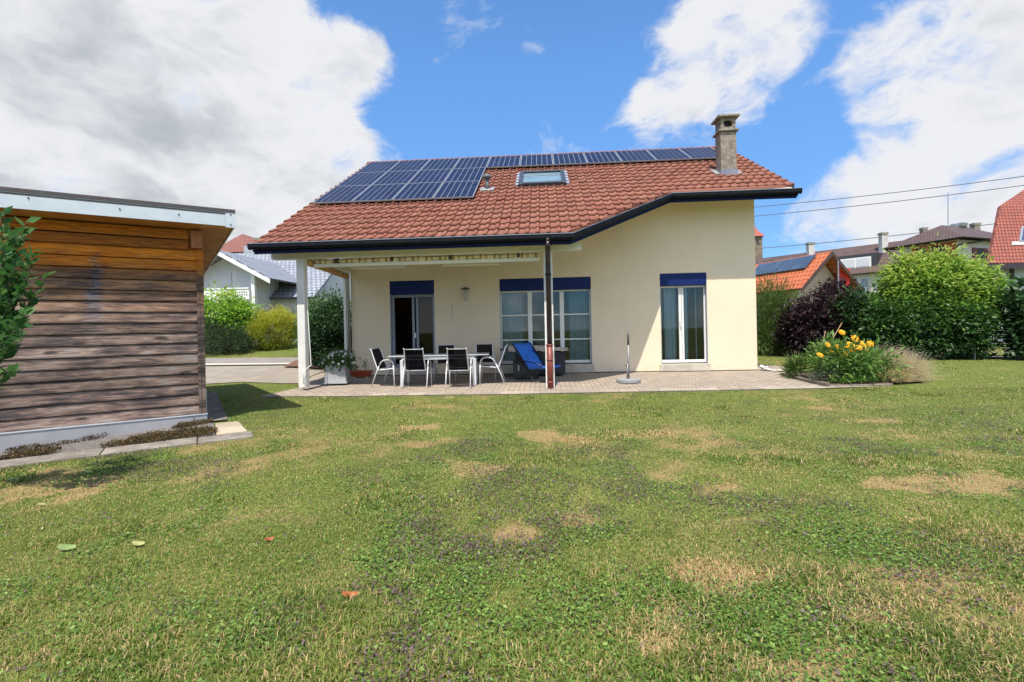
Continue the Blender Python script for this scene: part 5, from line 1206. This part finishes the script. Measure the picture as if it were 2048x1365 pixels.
bush('dark_shrub', 'dark green glossy shrub between the purple shrub and the light maple', 'shrub', (bx, by, 0),
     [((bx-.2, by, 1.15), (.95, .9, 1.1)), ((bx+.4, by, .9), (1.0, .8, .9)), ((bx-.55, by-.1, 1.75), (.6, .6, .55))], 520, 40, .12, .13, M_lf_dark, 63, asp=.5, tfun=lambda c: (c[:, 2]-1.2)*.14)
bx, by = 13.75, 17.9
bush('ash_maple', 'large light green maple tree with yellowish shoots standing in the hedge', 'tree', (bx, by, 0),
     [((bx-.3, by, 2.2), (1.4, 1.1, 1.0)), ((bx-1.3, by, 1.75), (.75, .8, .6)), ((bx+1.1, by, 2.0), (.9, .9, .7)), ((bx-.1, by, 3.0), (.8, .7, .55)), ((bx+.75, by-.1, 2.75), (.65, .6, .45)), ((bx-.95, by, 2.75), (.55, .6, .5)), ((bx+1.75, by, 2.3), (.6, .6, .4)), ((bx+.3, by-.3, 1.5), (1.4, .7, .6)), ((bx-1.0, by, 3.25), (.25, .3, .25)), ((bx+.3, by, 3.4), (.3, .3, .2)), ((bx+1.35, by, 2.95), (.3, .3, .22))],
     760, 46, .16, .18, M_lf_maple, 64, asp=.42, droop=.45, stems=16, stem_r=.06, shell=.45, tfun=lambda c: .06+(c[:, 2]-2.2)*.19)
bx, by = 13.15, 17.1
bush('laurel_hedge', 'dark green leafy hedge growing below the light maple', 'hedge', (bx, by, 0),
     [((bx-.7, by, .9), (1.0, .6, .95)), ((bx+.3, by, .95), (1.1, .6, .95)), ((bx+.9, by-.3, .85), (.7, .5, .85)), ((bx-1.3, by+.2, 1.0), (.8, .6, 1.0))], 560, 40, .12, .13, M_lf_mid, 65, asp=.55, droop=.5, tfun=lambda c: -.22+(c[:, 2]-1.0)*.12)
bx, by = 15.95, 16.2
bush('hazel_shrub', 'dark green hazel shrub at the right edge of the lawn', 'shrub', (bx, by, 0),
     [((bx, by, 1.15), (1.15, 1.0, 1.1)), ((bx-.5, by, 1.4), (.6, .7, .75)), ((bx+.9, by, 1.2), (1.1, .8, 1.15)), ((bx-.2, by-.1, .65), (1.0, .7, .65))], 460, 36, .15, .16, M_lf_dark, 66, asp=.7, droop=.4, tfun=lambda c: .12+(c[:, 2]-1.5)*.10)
bx, by = 14.75, 17.6
bush('rose_bush', 'small reddish flowered bush seen through the gap in the hedge', 'bush', (bx, by, 0), [((bx, by, .45), (.55, .4, .45))], 60, 30, .08, .09, M_lf_bamb, 67, asp=.4)
bx, by = 16.3, 20.4
bush('thuja', 'bright green conical bush behind the gap in the hedge', 'bush', (bx, by, 0), [((bx, by, .75), (.45, .45, .75))], 80, 30, .08, .09, M_lf_bright, 68, asp=.3)
for x, y, lb in ((14.0, 16.6, 'thin grey fence post at the left of the hedge gap'), (12.3, 17.0, 'thin grey fence post among the leaves below the maple'), (15.2, 15.75, 'thin grey fence post at the right of the hedge gap')):
    tag(MB().tube([(x, y, -.05), (x, y, 1.05)], .022, 8).build('fence_post', M_steel), lb, 'fence post', 'posts of the wire fence')
fw_ = MB()
for k in range(7):
    for (xa, ya), (xb, yb) in (((12.3, 17.0), (14.0, 16.6)), ((14.0, 16.6), (15.2, 15.75))): fw_.tube([(xa, ya, .1+k*.14), (xb, yb, .1+k*.14)], .003, 4)
tag(fw_.build('wire_fence', M_steel), 'low wire fence strung between grey posts along the hedge', 'fence')

# ================================================================== NEIGHBOURHOOD
def tileroof(name, a, b, sx, sy, rough=.6):
    """roof covering: staggered tiles in the roof's own uv (metres)"""
    m = bpy.data.materials.new(name); m.use_nodes = True; t = NT(m.node_tree)
    uv = t.n('ShaderNodeUVMap', uv_map='uv').outputs[0]
    br = t.n('ShaderNodeTexBrick', offset=.5, i={'Vector': uv, 'Color1': a, 'Color2': b, 'Mortar': tuple(x*.28 for x in a), 'Scale': 1., 'Mortar Size': .028, 'Mortar Smooth': .6, 'Brick Width': sx, 'Row Height': sy})
    n = t.noise(uv, 1.2, 5, .6)
    c = t.mix(t.math('MULTIPLY', t.rng(n, .4, .7), .35), br.outputs[0], tuple(x*.55 for x in a))
    bp = t.n('ShaderNodeBump', i={'Strength': 1., 'Distance': .05, 'Height': t.math('MULTIPLY', br.outputs[1], -1.)})
    p = t.n('ShaderNodeBsdfPrincipled', i={'Base Color': c, 'Roughness': rough, 'Normal': bp}); t.n('ShaderNodeOutputMaterial', i={0: p}); return m
def roofplane(name, pts, mat, parent, th=.15):
    """thick roof plane from 3-4 points, first edge = eave; uv in metres"""
    P = [Vector(p) for p in pts]; e = (P[1]-P[0]).normalized(); n = e.cross(P[-1]-P[0]).normalized(); s = n.cross(e)
    if n.z < 0: n = -n
    m = MB(); k = len(P); vs = P+[p-n*th for p in P]; fs = [tuple(range(k)), tuple(range(2*k-1, k-1, -1))]+[(i, k+i, k+(i+1) % k, (i+1) % k) for i in range(k)]
    m.add(vs, fs)
    me = bpy.data.meshes.new(name); me.from_pydata([tuple(v) for v in m.v], [], m.f); u = me.uv_layers.new(name='uv')
    for pl in me.polygons:
        for li in pl.loop_indices:
            v = Vector(m.v[me.loops[li].vertex_index])-P[0]; u.data[li].uv = (v.dot(e), abs(v.dot(s)))
    bm = bmesh.new(); bm.from_mesh(me); bmesh.ops.recalc_face_normals(bm, faces=bm.faces); bm.to_mesh(me); bm.free()
    o = bpy.data.objects.new(name, me); COL.objects.link(o); me.materials.append(mat); o.parent = parent; o.matrix_parent_inverse = wmat(parent).inverted(); return o
M_nwh = pmat('white render', (.66,.65,.66), (.60,.59,.60), 1, .9); M_nwhs = pmat('pale shutters', (.55,.56,.58), None, rough=.7)
M_greyt = tileroof('grey roof tiles', (.25,.265,.30), (.31,.325,.36), .30, .36)
M_redt = tileroof('dull red roof tiles', (.24,.085,.06), (.30,.11,.075), .25, .30)
M_orgt = tileroof('bright orange roof tiles', (.52,.13,.045), (.60,.17,.06), .30, .42)
M_brnt = tileroof('dark brown roof tiles', (.105,.065,.055), (.14,.085,.07), .3, .34)
M_manst = tileroof('red plain tiles', (.40,.105,.06), (.30,.085,.055), .19, .22)

# ---- white house beyond the drive (left)
gz = .8
h1 = empty('white_house', (-18, 32, gz), 'white house with grey tiled roof and balcony beyond the drive', 'house')
b_ = MB(); b_.box(-27, -14.05, 28.6, 38, gz-1, 3.9); b_.add([(-14.05, 28.6, 3.9), (-14.05, 38, 3.9), (-14.05, 33.3, 7.0)], [(0, 1, 2)])
b_.build('wall', M_nwh, h1)
roofplane('roof', [(-27, 27.9, 3.45), (-13.75, 27.9, 3.45), (-13.75, 33.3, 7.15), (-27, 33.3, 7.15)], M_greyt, h1)
roofplane('roof', [(-27, 38.8, 3.45), (-13.75, 38.8, 3.45), (-13.75, 33.3, 7.15), (-27, 33.3, 7.15)], M_greyt, h1)
# projecting wing with gable
gx0, gx1, gr = -20.6, -16.55, -18.15
w_ = MB(); w_.add([(gx0, 26.6, gz-1), (gx1, 26.6, gz-1), (gx1, 26.6, 5.0), (gr, 26.6, 5.88), (gx0, 26.6, 4.55)], [(0, 1, 2, 3, 4)]); w_.quad((gx1, 26.6, gz-1), (gx1, 29, gz-1), (gx1, 29, 5.0), (gx1, 26.6, 5.0)); w_.build('wing_wall', M_nwh, h1)
roofplane('roof', [(-15.1, 25.6, 4.36), (-15.1, 31.5, 4.36), (gr, 31.5, 6.05), (gr, 25.6, 6.05)], M_greyt, h1, .1)
roofplane('roof', [(-21.2, 25.6, 4.36), (-21.2, 31.5, 4.36), (gr, 31.5, 6.05), (gr, 25.6, 6.05)], M_greyt, h1, .1)
for s_, xe in ((1, -15.1), (-1, -21.2)):
    MB().prism([(xe, 25.56, 4.29), (gr, 25.56, 5.98), (gr, 25.56, 5.75), (xe, 25.56, 4.06)], (0, .04, 0)).build('verge_board', M_white, h1)
for x in (-18.45, -17.2):
    p_ = MB(); p_.box(x-.45, x+.45, 26.54, 26.60, 3.5, 4.85); p_.build('shutter', M_nwhs, h1)
bal = MB(); bal.box(-20.6, -16.4, 25.70, 25.76, 3.25, 3.80); bal.box(-20.6, -16.4, 25.66, 25.80, 3.82, 3.89); bl = bal.build('balcony', M_white, h1)
hl = MB()
for k in range(12): hl.box(-18.0+k*.13, -17.94+k*.13, 25.685, 25.699, 3.60, 3.66); hl.box(-18.0+k*.13, -17.94+k*.13, 25.685, 25.699, 3.46, 3.52)
hl.build('balcony_slot', M_dark, bl)
MB().box(-20.6, -16.4, 25.76, 26.59, 3.12, 3.22).build('balcony_floor', M_white, bl)
MB().box(-16.40, -16.20, 25.9, 26.1, gz-.5, 4.9).build('balcony_post', M_white, h1)
b_ = MB(); b_.box(-19, -13.8, 28.50, 28.58, gz, 2.05); b_.build('garage_door', pmat('beige garage door', (.45,.40,.32), (.40,.36,.29), 2, .7), h1)
MB().box(-19.2, -13.75, 28.42, 28.585, 2.10, 2.22).build('lintel', M_nwhs, h1)
for y_ in (30.2, 32.3): MB().box(-14.05, -13.99, y_-.35, y_+.45, 2.9, 4.35).build('shutter', M_nwhs, h1)
MB().tube([(-14.6, 28.5, 3.3), (-14.3, 28.55, 2.9), (-14.02, 28.56, 2.7), (-14.02, 28.56, gz)], .06, 8).build('downpipe', M_white, h1)
# ---- red hipped roof behind it
h2 = empty('red_roofed_house', (-30, 55, 0), 'house with dull red hipped roof rising behind the grey roofed house', 'house')
ap = far(485, 468, 56); eL = far(440, 503, 53); eR = far(560, 506, 53); zE = eL.z-.1; bL = Vector((eL.x-2, eL.y+11, zE)); bR = Vector((eR.x+.5, eR.y+11, zE)); eL.z = zE; eR.z = zE
eL.x -= 1.5
roofplane('roof', [eL, eR, ap], M_redt, h2); roofplane('roof', [eR, bR, ap], M_redt, h2); roofplane('roof', [bL, eL, ap], M_redt, h2); roofplane('roof', [bR, bL, ap], M_redt, h2)
MB().box(eL.x+.6, eR.x-.6, eL.y+.6, bR.y-.6, -1, zE).build('wall', M_nwh, h2)
c_ = far(521, 478, 54); MB().box(c_.x-.55, c_.x+.45, c_.y, c_.y+1, zE, c_.z-.2).box(c_.x-.75, c_.x+.65, c_.y-.2, c_.y+1.2, c_.z-.15, c_.z+.1).build('chimney', M_chim, h2)
c_ = far(497, 500, 50); MB().box(c_.x-.5, c_.x+.6, c_.y, c_.y+1.2, zE-1.2, c_.z+.4).build('roof_vent', M_alu, h2)

# ---- orange roofed house (right)
def solve_house(A, B, E, D0):
    """ridge A->B, find eave point under A that projects to pixel E with the eave perpendicular to the ridge"""
    u = (B-A); u.z = 0; u.normalize(); v = Vector((-u.y, u.x, 0))
    if v.dot(Cv-A) < 0: v = -v
    d = ray(*E)                                   # A + v*s - h*z = C + d*t
    M_ = Matrix(((v.x, -d.x), (v.y, -d.y))); r_ = M_.inverted() @ Vector((Cv.x-A.x, Cv.y-A.y)); s, tt_ = r_
    return u, v, s, (Cv+d*tt_).z
A = far(1663, 503, 31); B = far(1500, 531, 37.8); B.z = A.z
u_, v_, s_, ez = solve_house(A, B, (1602, 577), 30)
h3 = empty('orange_roofed_house', (A.x, A.y, 0), 'house with bright orange tiled roof and two solar panels behind the purple shrub', 'house')
L_ = 14.
E1 = A+v_*s_; E1.z = ez; E2 = E1+u_*L_; A2 = A+u_*L_; Bk = A-v_*s_; Bk.z = ez
roofplane('roof', [E1, E2, A2, A], M_orgt, h3); roofplane('roof', [Bk, Bk+u_*L_, A2, A], M_orgt, h3)
i_ = u_*.9; w0, w1, w2 = E1+i_-v_*.7, Bk+i_+v_*.7, A+i_; w0.z += .2; w1.z += .2; w2.z -= .25
b_ = MB(); g0, g1_ = Vector((w0.x, w0.y, -.5)), Vector((w1.x, w1.y, -.5)); b_.add([g0, g1_, w1, w2, w0], [(0, 1, 2, 3, 4)]); b_.add([g0, g0+u_*12, w0+u_*12, w0], [(0, 1, 2, 3)]); b_.add([g1_, g1_+u_*12, w1+u_*12, w1], [(0, 1, 2, 3)])
b_.build('wall', pmat('beige render', (.62,.52,.38), (.56,.47,.34), 1, .9), h3)
for P_ in (E1, Bk): MB().prism([P_-u_*.02, A-u_*.02, A-u_*.02-Vector((0, 0, .28)), P_-u_*.02-Vector((0, 0, .28))], -u_*.06).build('verge_board', pmat('brown verge', (.07,.04,.03), None), h3)
rn = (E2-E1).cross(A-E1).normalized(); rn = rn if rn.z > 0 else -rn; rs = (A-E1); rl = rs.length; rs.normalize()
def onroof(a, b, c, d, h, E_=E1, U=u_, S_=rs, N_=rn):   # patch a..b along u from the verge, c..d up the slope
    return [E_+U*a+S_*c+N_*h, E_+U*b+S_*c+N_*h, E_+U*b+S_*d+N_*h, E_+U*a+S_*d+N_*h]
M_sol2 = pmat('dark collector glass', (.05,.07,.11), (.07,.10,.15), 1, .15)
for a, b in ((.9, 3.3), (3.35, 5.8)):
    p_ = MB().prism(onroof(a, b, rl*.55, rl*.92, .06), rn*.10).build('solar_panel', M_sol2, h3)
p_ = MB().prism(onroof(6.3, 7.3, rl*.16, rl*.38, .03), rn*.10).build('skylight', M_sol2, h3)
c_ = A+u_*9; MB().box(c_.x-.4, c_.x+.4, c_.y-.3, c_.y+.4, A.z-.6, A.z+.55).box(c_.x-.55, c_.x+.55, c_.y-.45, c_.y+.55, A.z+.56, A.z+.7).build('chimney', M_chim, h3)
MB().tube([(c_.x, c_.y, A.z+.7), (c_.x, c_.y, A.z+1.15)], .12, 8).build('chimney_cowl', M_dark, h3)
c_ = far(1688, 560, 31.5); MB().box(c_.x-.35, c_.x+.35, c_.y, c_.y+.12, c_.z-1.3, c_.z+.75).build('red_shutter', pmat('red shutter', (.62,.03,.015), None), h3)
tag(MB().tube([far(1678, 650, 31), far(1676, 522, 31)], .05, 8).build('pole', M_steel), 'thin grey pole at the gable of the orange roofed house', 'pole')

# ---- long building with dark brown roofs
D = 56
h4 = empty('apartment_building', tuple(far(1800, 640, D)*1), 'long pale building with dark brown roofs, dormers and chimneys behind the trees', 'building'); h4.location.z = 0
K = far(1927, 473, 50)                                    # nearest eave corner of the hipped part
KL = far(1764, 500, 57.5); KL.z = K.z; ul = (KL-K); ul.z = 0; ln = ul.length; ul.normalize(); ur = Vector((-ul.y, ul.x, 0)); ur = ur if ur.dot(Vector((0, 1, 0))) > 0 else -ur
WD = 13.; KR = K+ur*WD; KB = KL+ur*WD
mid = K+ul*ln*.5+ur*WD*.30; apx = far(1871, 451, (mid-Cv).dot(Fv)); 
ap1 = Vector((mid.x, mid.y, apx.z)); ap2 = ap1+ur*4.5
roofplane('roof', [K, KL, ap1], M_brnt, h4); roofplane('roof', [KR, K, ap1, ap2], M_brnt, h4); roofplane('roof', [KL, KB, ap2, ap1], M_brnt, h4); roofplane('roof', [KB, KR, ap2], M_brnt, h4)
M_pk = pmat('pinkish white render', (.62,.56,.53), (.56,.50,.47), .5, .9)
b_ = MB(); q = [K+ul*1+ur*1, KL-ul*1+ur*1, KB-ul*1-ur*1, KR+ul*1-ur*1]; q = [Vector((p.x, p.y, -1)) for p in q]; b_.prism(q, (0, 0, K.z+.9)); b_.build('wall', M_pk, h4)
# loggia, windows and shutters on the two visible faces
M_terr = pmat('orange red wall', (.45,.10,.04), None, rough=.8); M_shut = pmat('maroon shutters', (.16,.03,.03), None)
def face(o0, uu, nn, a, b, z0_, z1_, d_, m, name): 
    p = o0+uu*a+nn*.0; return MB().prism([Vector((*(o0+uu*a+nn*.02).xy, z0_)), Vector((*(o0+uu*b+nn*.02).xy, z0_)), Vector((*(o0+uu*b+nn*.02).xy, z1_)), Vector((*(o0+uu*a+nn*.02).xy, z1_))], nn*d_).build(name, m, h4)
fL0 = K+ul*1+ur*1; nL = -ur; nR = -ul; zk = K.z
face(fL0, ul, nL, .15, 4.4, zk-3.0, zk-.25, .05, M_terr, 'loggia'); face(fL0, ul, nL, 1.0, 3.9, zk-2.1, zk-.5, .08, M_dark, 'opening'); face(fL0, ul, nL, 2.6, 2.9, zk-2.1, zk-.5, .12, M_terr, 'loggia_post')
face(fL0, ur, nR, 2.4, 3.2, zk-2.9, zk-.9, .08, M_shut, 'shutter'); face(fL0, ur, nR, 3.25, 4.4, zk-2.9, zk-.9, .06, M_dark, 'window'); face(fL0, ur, nR, 4.45, 5.2, zk-2.9, zk-.9, .08, M_shut, 'shutter')
pp = fL0+nL*.15; MB().tube([Vector((*(KR+ul*.1-ur*8).xy, zk-.1)), Vector((*pp.xy, zk-.7)), Vector((*pp.xy, 0))], .09, 8).build('downpipe', M_dark, h4)
pp = KL-ul*1+ur*.7; MB().tube([Vector((*(KL-ul*.2+ur*.2).xy, zk-.05)), Vector((*pp.xy, zk-1.1)), Vector((*pp.xy, 0))], .09, 8).build('downpipe', M_dark, h4)
# long wing to the left
P0 = far(1790, 541, 58); P1 = far(1610, 562, 66); P1.z = P0.z; uw = (P1-P0).normalized(); vw = Vector((-uw.y, uw.x, 0)); vw = vw if vw.y > 0 else -vw
R0 = far(1775, 484, 62.5); rise = R0.z-P0.z; R0_ = P0+vw*5.5+Vector((0, 0, rise)); Lw = 22
roofplane('roof', [P0-uw*3, P0+uw*Lw, R0_+uw*Lw, R0_-uw*3], M_brnt, h4); roofplane('roof', [P0-uw*3+vw*11, P0+uw*Lw+vw*11, R0_+uw*Lw, R0_-uw*3], M_brnt, h4)
w_ = [P0-uw*3+vw*.7, P0+uw*(Lw-.7)+vw*.7, P0+uw*(Lw-.7)+vw*10.3, P0-uw*3+vw*10.3]; MB().prism([Vector((p.x, p.y, -1)) for p in w_], (0, 0, P0.z+1.1)).build('wall', M_pk, h4)
for a in (2.1, 9.2):                                      # dormers
    o0 = P0+uw*a+vw*1.2; zz = P0.z+.55
    d_ = MB().prism([Vector((*(o0).xy, zz)), Vector((*(o0+uw*4.6).xy, zz)), Vector((*(o0+uw*4.6).xy, zz+2.0)), Vector((*(o0).xy, zz+2.0))], vw*3.2).build('dormer', pmat('dark dormer cladding', (.035,.035,.045), None), h4)
    q0 = o0+uw*.6-vw*.06; MB().prism([Vector((*(q0).xy, zz+.25)), Vector((*(q0+uw*3.4).xy, zz+.25)), Vector((*(q0+uw*3.4).xy, zz+1.6)), Vector((*(q0).xy, zz+1.6))], -vw*.05).build('dormer_frame', M_white, d_)
    for k_ in range(2):
        q1 = q0+uw*(.2+1.6*k_)-vw*.06; MB().prism([Vector((*(q1).xy, zz+.4)), Vector((*(q1+uw*1.4).xy, zz+.4)), Vector((*(q1+uw*1.4).xy, zz+1.45)), Vector((*(q1).xy, zz+1.45))], -vw*.03).build('dormer_pane', M_nwhs, d_)
f0 = P0+vw*.7
for a in (3.0, 5.0):
    MB().prism([Vector((*(f0+uw*a).xy, P0.z-4.6)), Vector((*(f0+uw*(a+.7)).xy, P0.z-4.6)), Vector((*(f0+uw*(a+.7)).xy, P0.z-.7)), Vector((*(f0+uw*a).xy, P0.z-.7))], -vw*.06).build('window', pmat('grey window glass', (.25,.30,.35), None, rough=.2), h4)
MB().prism([Vector((*(f0+uw*-1.5).xy, P0.z-3.2)), Vector((*(f0+uw*1.4).xy, P0.z-3.2)), Vector((*(f0+uw*1.4).xy, P0.z-.9)), Vector((*(f0-uw*1.5).xy, P0.z-.9))], -vw*.06).build('opening', M_dark, h4)
MB().tube([f0+uw*4.3-vw*.1+Vector((0, 0, -.6)), Vector((*(f0+uw*4.3-vw*.1).xy, 0))], .08, 6).build('downpipe', M_dark, h4)
def stack(px_, ptop, pbot, D_, wpx, m=M_conc):
    c = far(px_, ptop, D_); b = far(px_, pbot, D_); hw = wpx*.5/957*D_
    o = MB().box(c.x-hw, c.x+hw, c.y-hw, c.y+hw, b.z-1.2, c.z-.35).build('chimney', m, h4); MB().box(c.x-hw*1.15, c.x+hw*1.15, c.y-hw*1.15, c.y+hw*1.15, c.z-.30, c.z).build('chimney_cap', M_chd, o)
stack(1766, 466, 488, 62, 11, pmat('white chimney', (.55,.53,.50), (.42,.40,.36), 1.5, .9)); stack(1620.5, 486, 508, 70, 11, pmat('white brick chimney', (.55,.53,.50), (.42,.40,.36), 1.5, .9)); stack(1950, 447, 470, 60, 11, M_chim); stack(1847, 456, 464, 60, 9, M_chim)
for px_, s in ((1909, .8), (1922, 1.15)):
    c = far(px_, 464, 56); MB().tube([c-Vector((0, 0, 1.5)), c+Vector((0, 0, .35*s))], .26*s, 10).build('roof_vent', M_steel, h4); MB().lathe([(.26*s, 0), (.5*s, .25), (.55*s, .55), (.3*s, .7), (.02, .72)], tuple(c+Vector((0, 0, .3*s))), 12).build('vent_cowl', M_steel, h4)
c = far(1896, 460, 58); tag(MB().tube([c-Vector((0, 0, 1)), far(1896, 386, 58)], .045, 6).build('antenna_mast', M_steel), 'slender antenna mast above the dark hipped roof', 'antenna')

# ---- mansard house at the right edge
D = 25
TL = far(2001, 411, D+2.2); TL2 = far(2120, 325, D+4.2); BL = far(1978, 527, D); 
h5 = empty('mansard_house', (BL.x+5, BL.y+5, 0), 'house with steep red tiled roof and solar panel at the right edge', 'house')
ue = Vector((1, .10, 0)).normalized(); BR = BL+ue*12; TR = TL+ue*12; 
roofplane('roof', [BL, BR, TR, TL], M_manst, h5, .2)
T2 = far(2110, 338, D+6); roofplane('roof', [TL, TR, T2+ue*12, T2], M_manst, h5, .15)
N5 = (BR-BL).cross(TL-BL).normalized(); N5 = N5 if N5.y < 0 else -N5; up5 = (TL-BL).normalized()
q0 = BL+ue*(1.05)+up5*1.75; ue2 = ue
p_ = MB().prism([q0+ue*.35, q0+ue*3.3, q0+ue*3.3+up5*1.25, q0+ue*.35+up5*1.25], N5*.10).build('solar_panel', M_alu, h5)
for k in range(11): MB().prism([q0+ue*(.43+k*.25)+up5*.06+N5*.11, q0+ue*(.61+k*.25)+up5*.06+N5*.11, q0+ue*(.61+k*.25)+up5*1.18+N5*.11, q0+ue*(.43+k*.25)+up5*1.18+N5*.11], N5*.02).build('collector_tube', pmat('collector tube', (.03,.05,.14), None, rough=.2) if k == 0 else bpy.data.materials['collector tube'], p_)
MB().prism([q0+ue*.0-up5*.28, q0+ue*3.5-up5*.28, q0+ue*3.5-up5*.02, q0+ue*.0-up5*.02], N5*.04).build('roof_flashing', M_nwhs, h5)
MB().prism([BL-Vector((0, .02, .02)), BR-Vector((0, .02, .02)), BR-Vector((0, .02, .30)), BL-Vector((0, .02, .30))], (0, .1, 0)).build('fascia', M_brownp, h5)
b_ = MB(); b0 = BL+ue*.55+Vector((0, .7, 0)); b_.prism([Vector((*b0.xy, -.5)), Vector((*(b0+ue*11).xy, -.5)), Vector((*(b0+ue*11+Vector((0, 8, 0))).xy, -.5)), Vector((*(b0+Vector((0, 8, 0))).xy, -.5))], (0, 0, b0.z+.55)); b_.build('wall', pmat('bluish white render', (.56,.60,.66), (.50,.54,.60), 1, .9), h5)
MB().tube([b0+ue*1.2+Vector((0, -.2, -.1)), Vector((*(b0+ue*1.2-Vector((0, .1, 0))).xy, 0))], .09, 8).build('downpipe', M_dark, h5)

# ---- stone tower
c0 = far(1507, 500, 90); tw = empty('stone_tower', (c0.x, c0.y, 0), 'old stone tower with red roof half hidden behind the house corner', 'tower')
r_t = 1.9; zt_t = far(1524, 473, 90).z
M_ston = pmat('old stone masonry', (.24,.18,.12), (.14,.11,.08), 1.6, .95, .8, 4)
xr = far(1524.5, 500, 90).x
MB().box(xr-2*r_t, xr, c0.y, c0.y+2*r_t, -1, zt_t).build('wall', M_ston, tw)
q = [(xr-2*r_t-.35, c0.y-.35, zt_t), (xr+.35, c0.y-.35, zt_t), (xr+.35, c0.y+2*r_t+.35, zt_t), (xr-2*r_t-.35, c0.y+2*r_t+.35, zt_t)]
m_ = MB(); q2 = [(xr-2*r_t+.6, c0.y+.6, zt_t+1.3), (xr-.6, c0.y+.6, zt_t+1.3), (xr-.6, c0.y+2*r_t-.6, zt_t+1.3), (xr-2*r_t+.6, c0.y+2*r_t-.6, zt_t+1.3)]
m_.add(q+q2+[(xr-r_t, c0.y+r_t, zt_t+4.8)], [(3, 2, 1, 0)]+[(k, (k+1) % 4, 4+(k+1) % 4, 4+k) for k in range(4)]+[(4+k, 4+(k+1) % 4, 8) for k in range(4)]); m_.build('roof', pmat('red tower tiles', (.36,.10,.06), (.28,.08,.05), 2, .8), tw)
MB().box(xr-1.1, xr-.6, c0.y-.06, c0.y+.1, zt_t-1.5, zt_t-.7).build('window', M_dark, tw)

# ---- overhead wires
for (a, b, lb) in (((1506, 415), (2048, 353), 'uppermost overhead wire crossing the sky at the right'), ((1506, 433), (2048, 371), 'middle overhead wire crossing the sky at the right'), ((1506, 498), (1989, 448), 'lowest overhead wire passing just above the far roofs')):
    p, q = far(*a, 74), far(*b, 66); d_ = q-p; pts = []
    for k in range(-3, 24):
        u_2 = k/14; pts.append(p+d_*u_2+Vector((0, 0, 1.1*(u_2*u_2-u_2)*.8)))
    tag(MB().tube(pts, .055, 5, cap=False).build('overhead_wire', pmat('wire', (.08,.085,.10), None)), lb, 'wire', 'overhead wires')
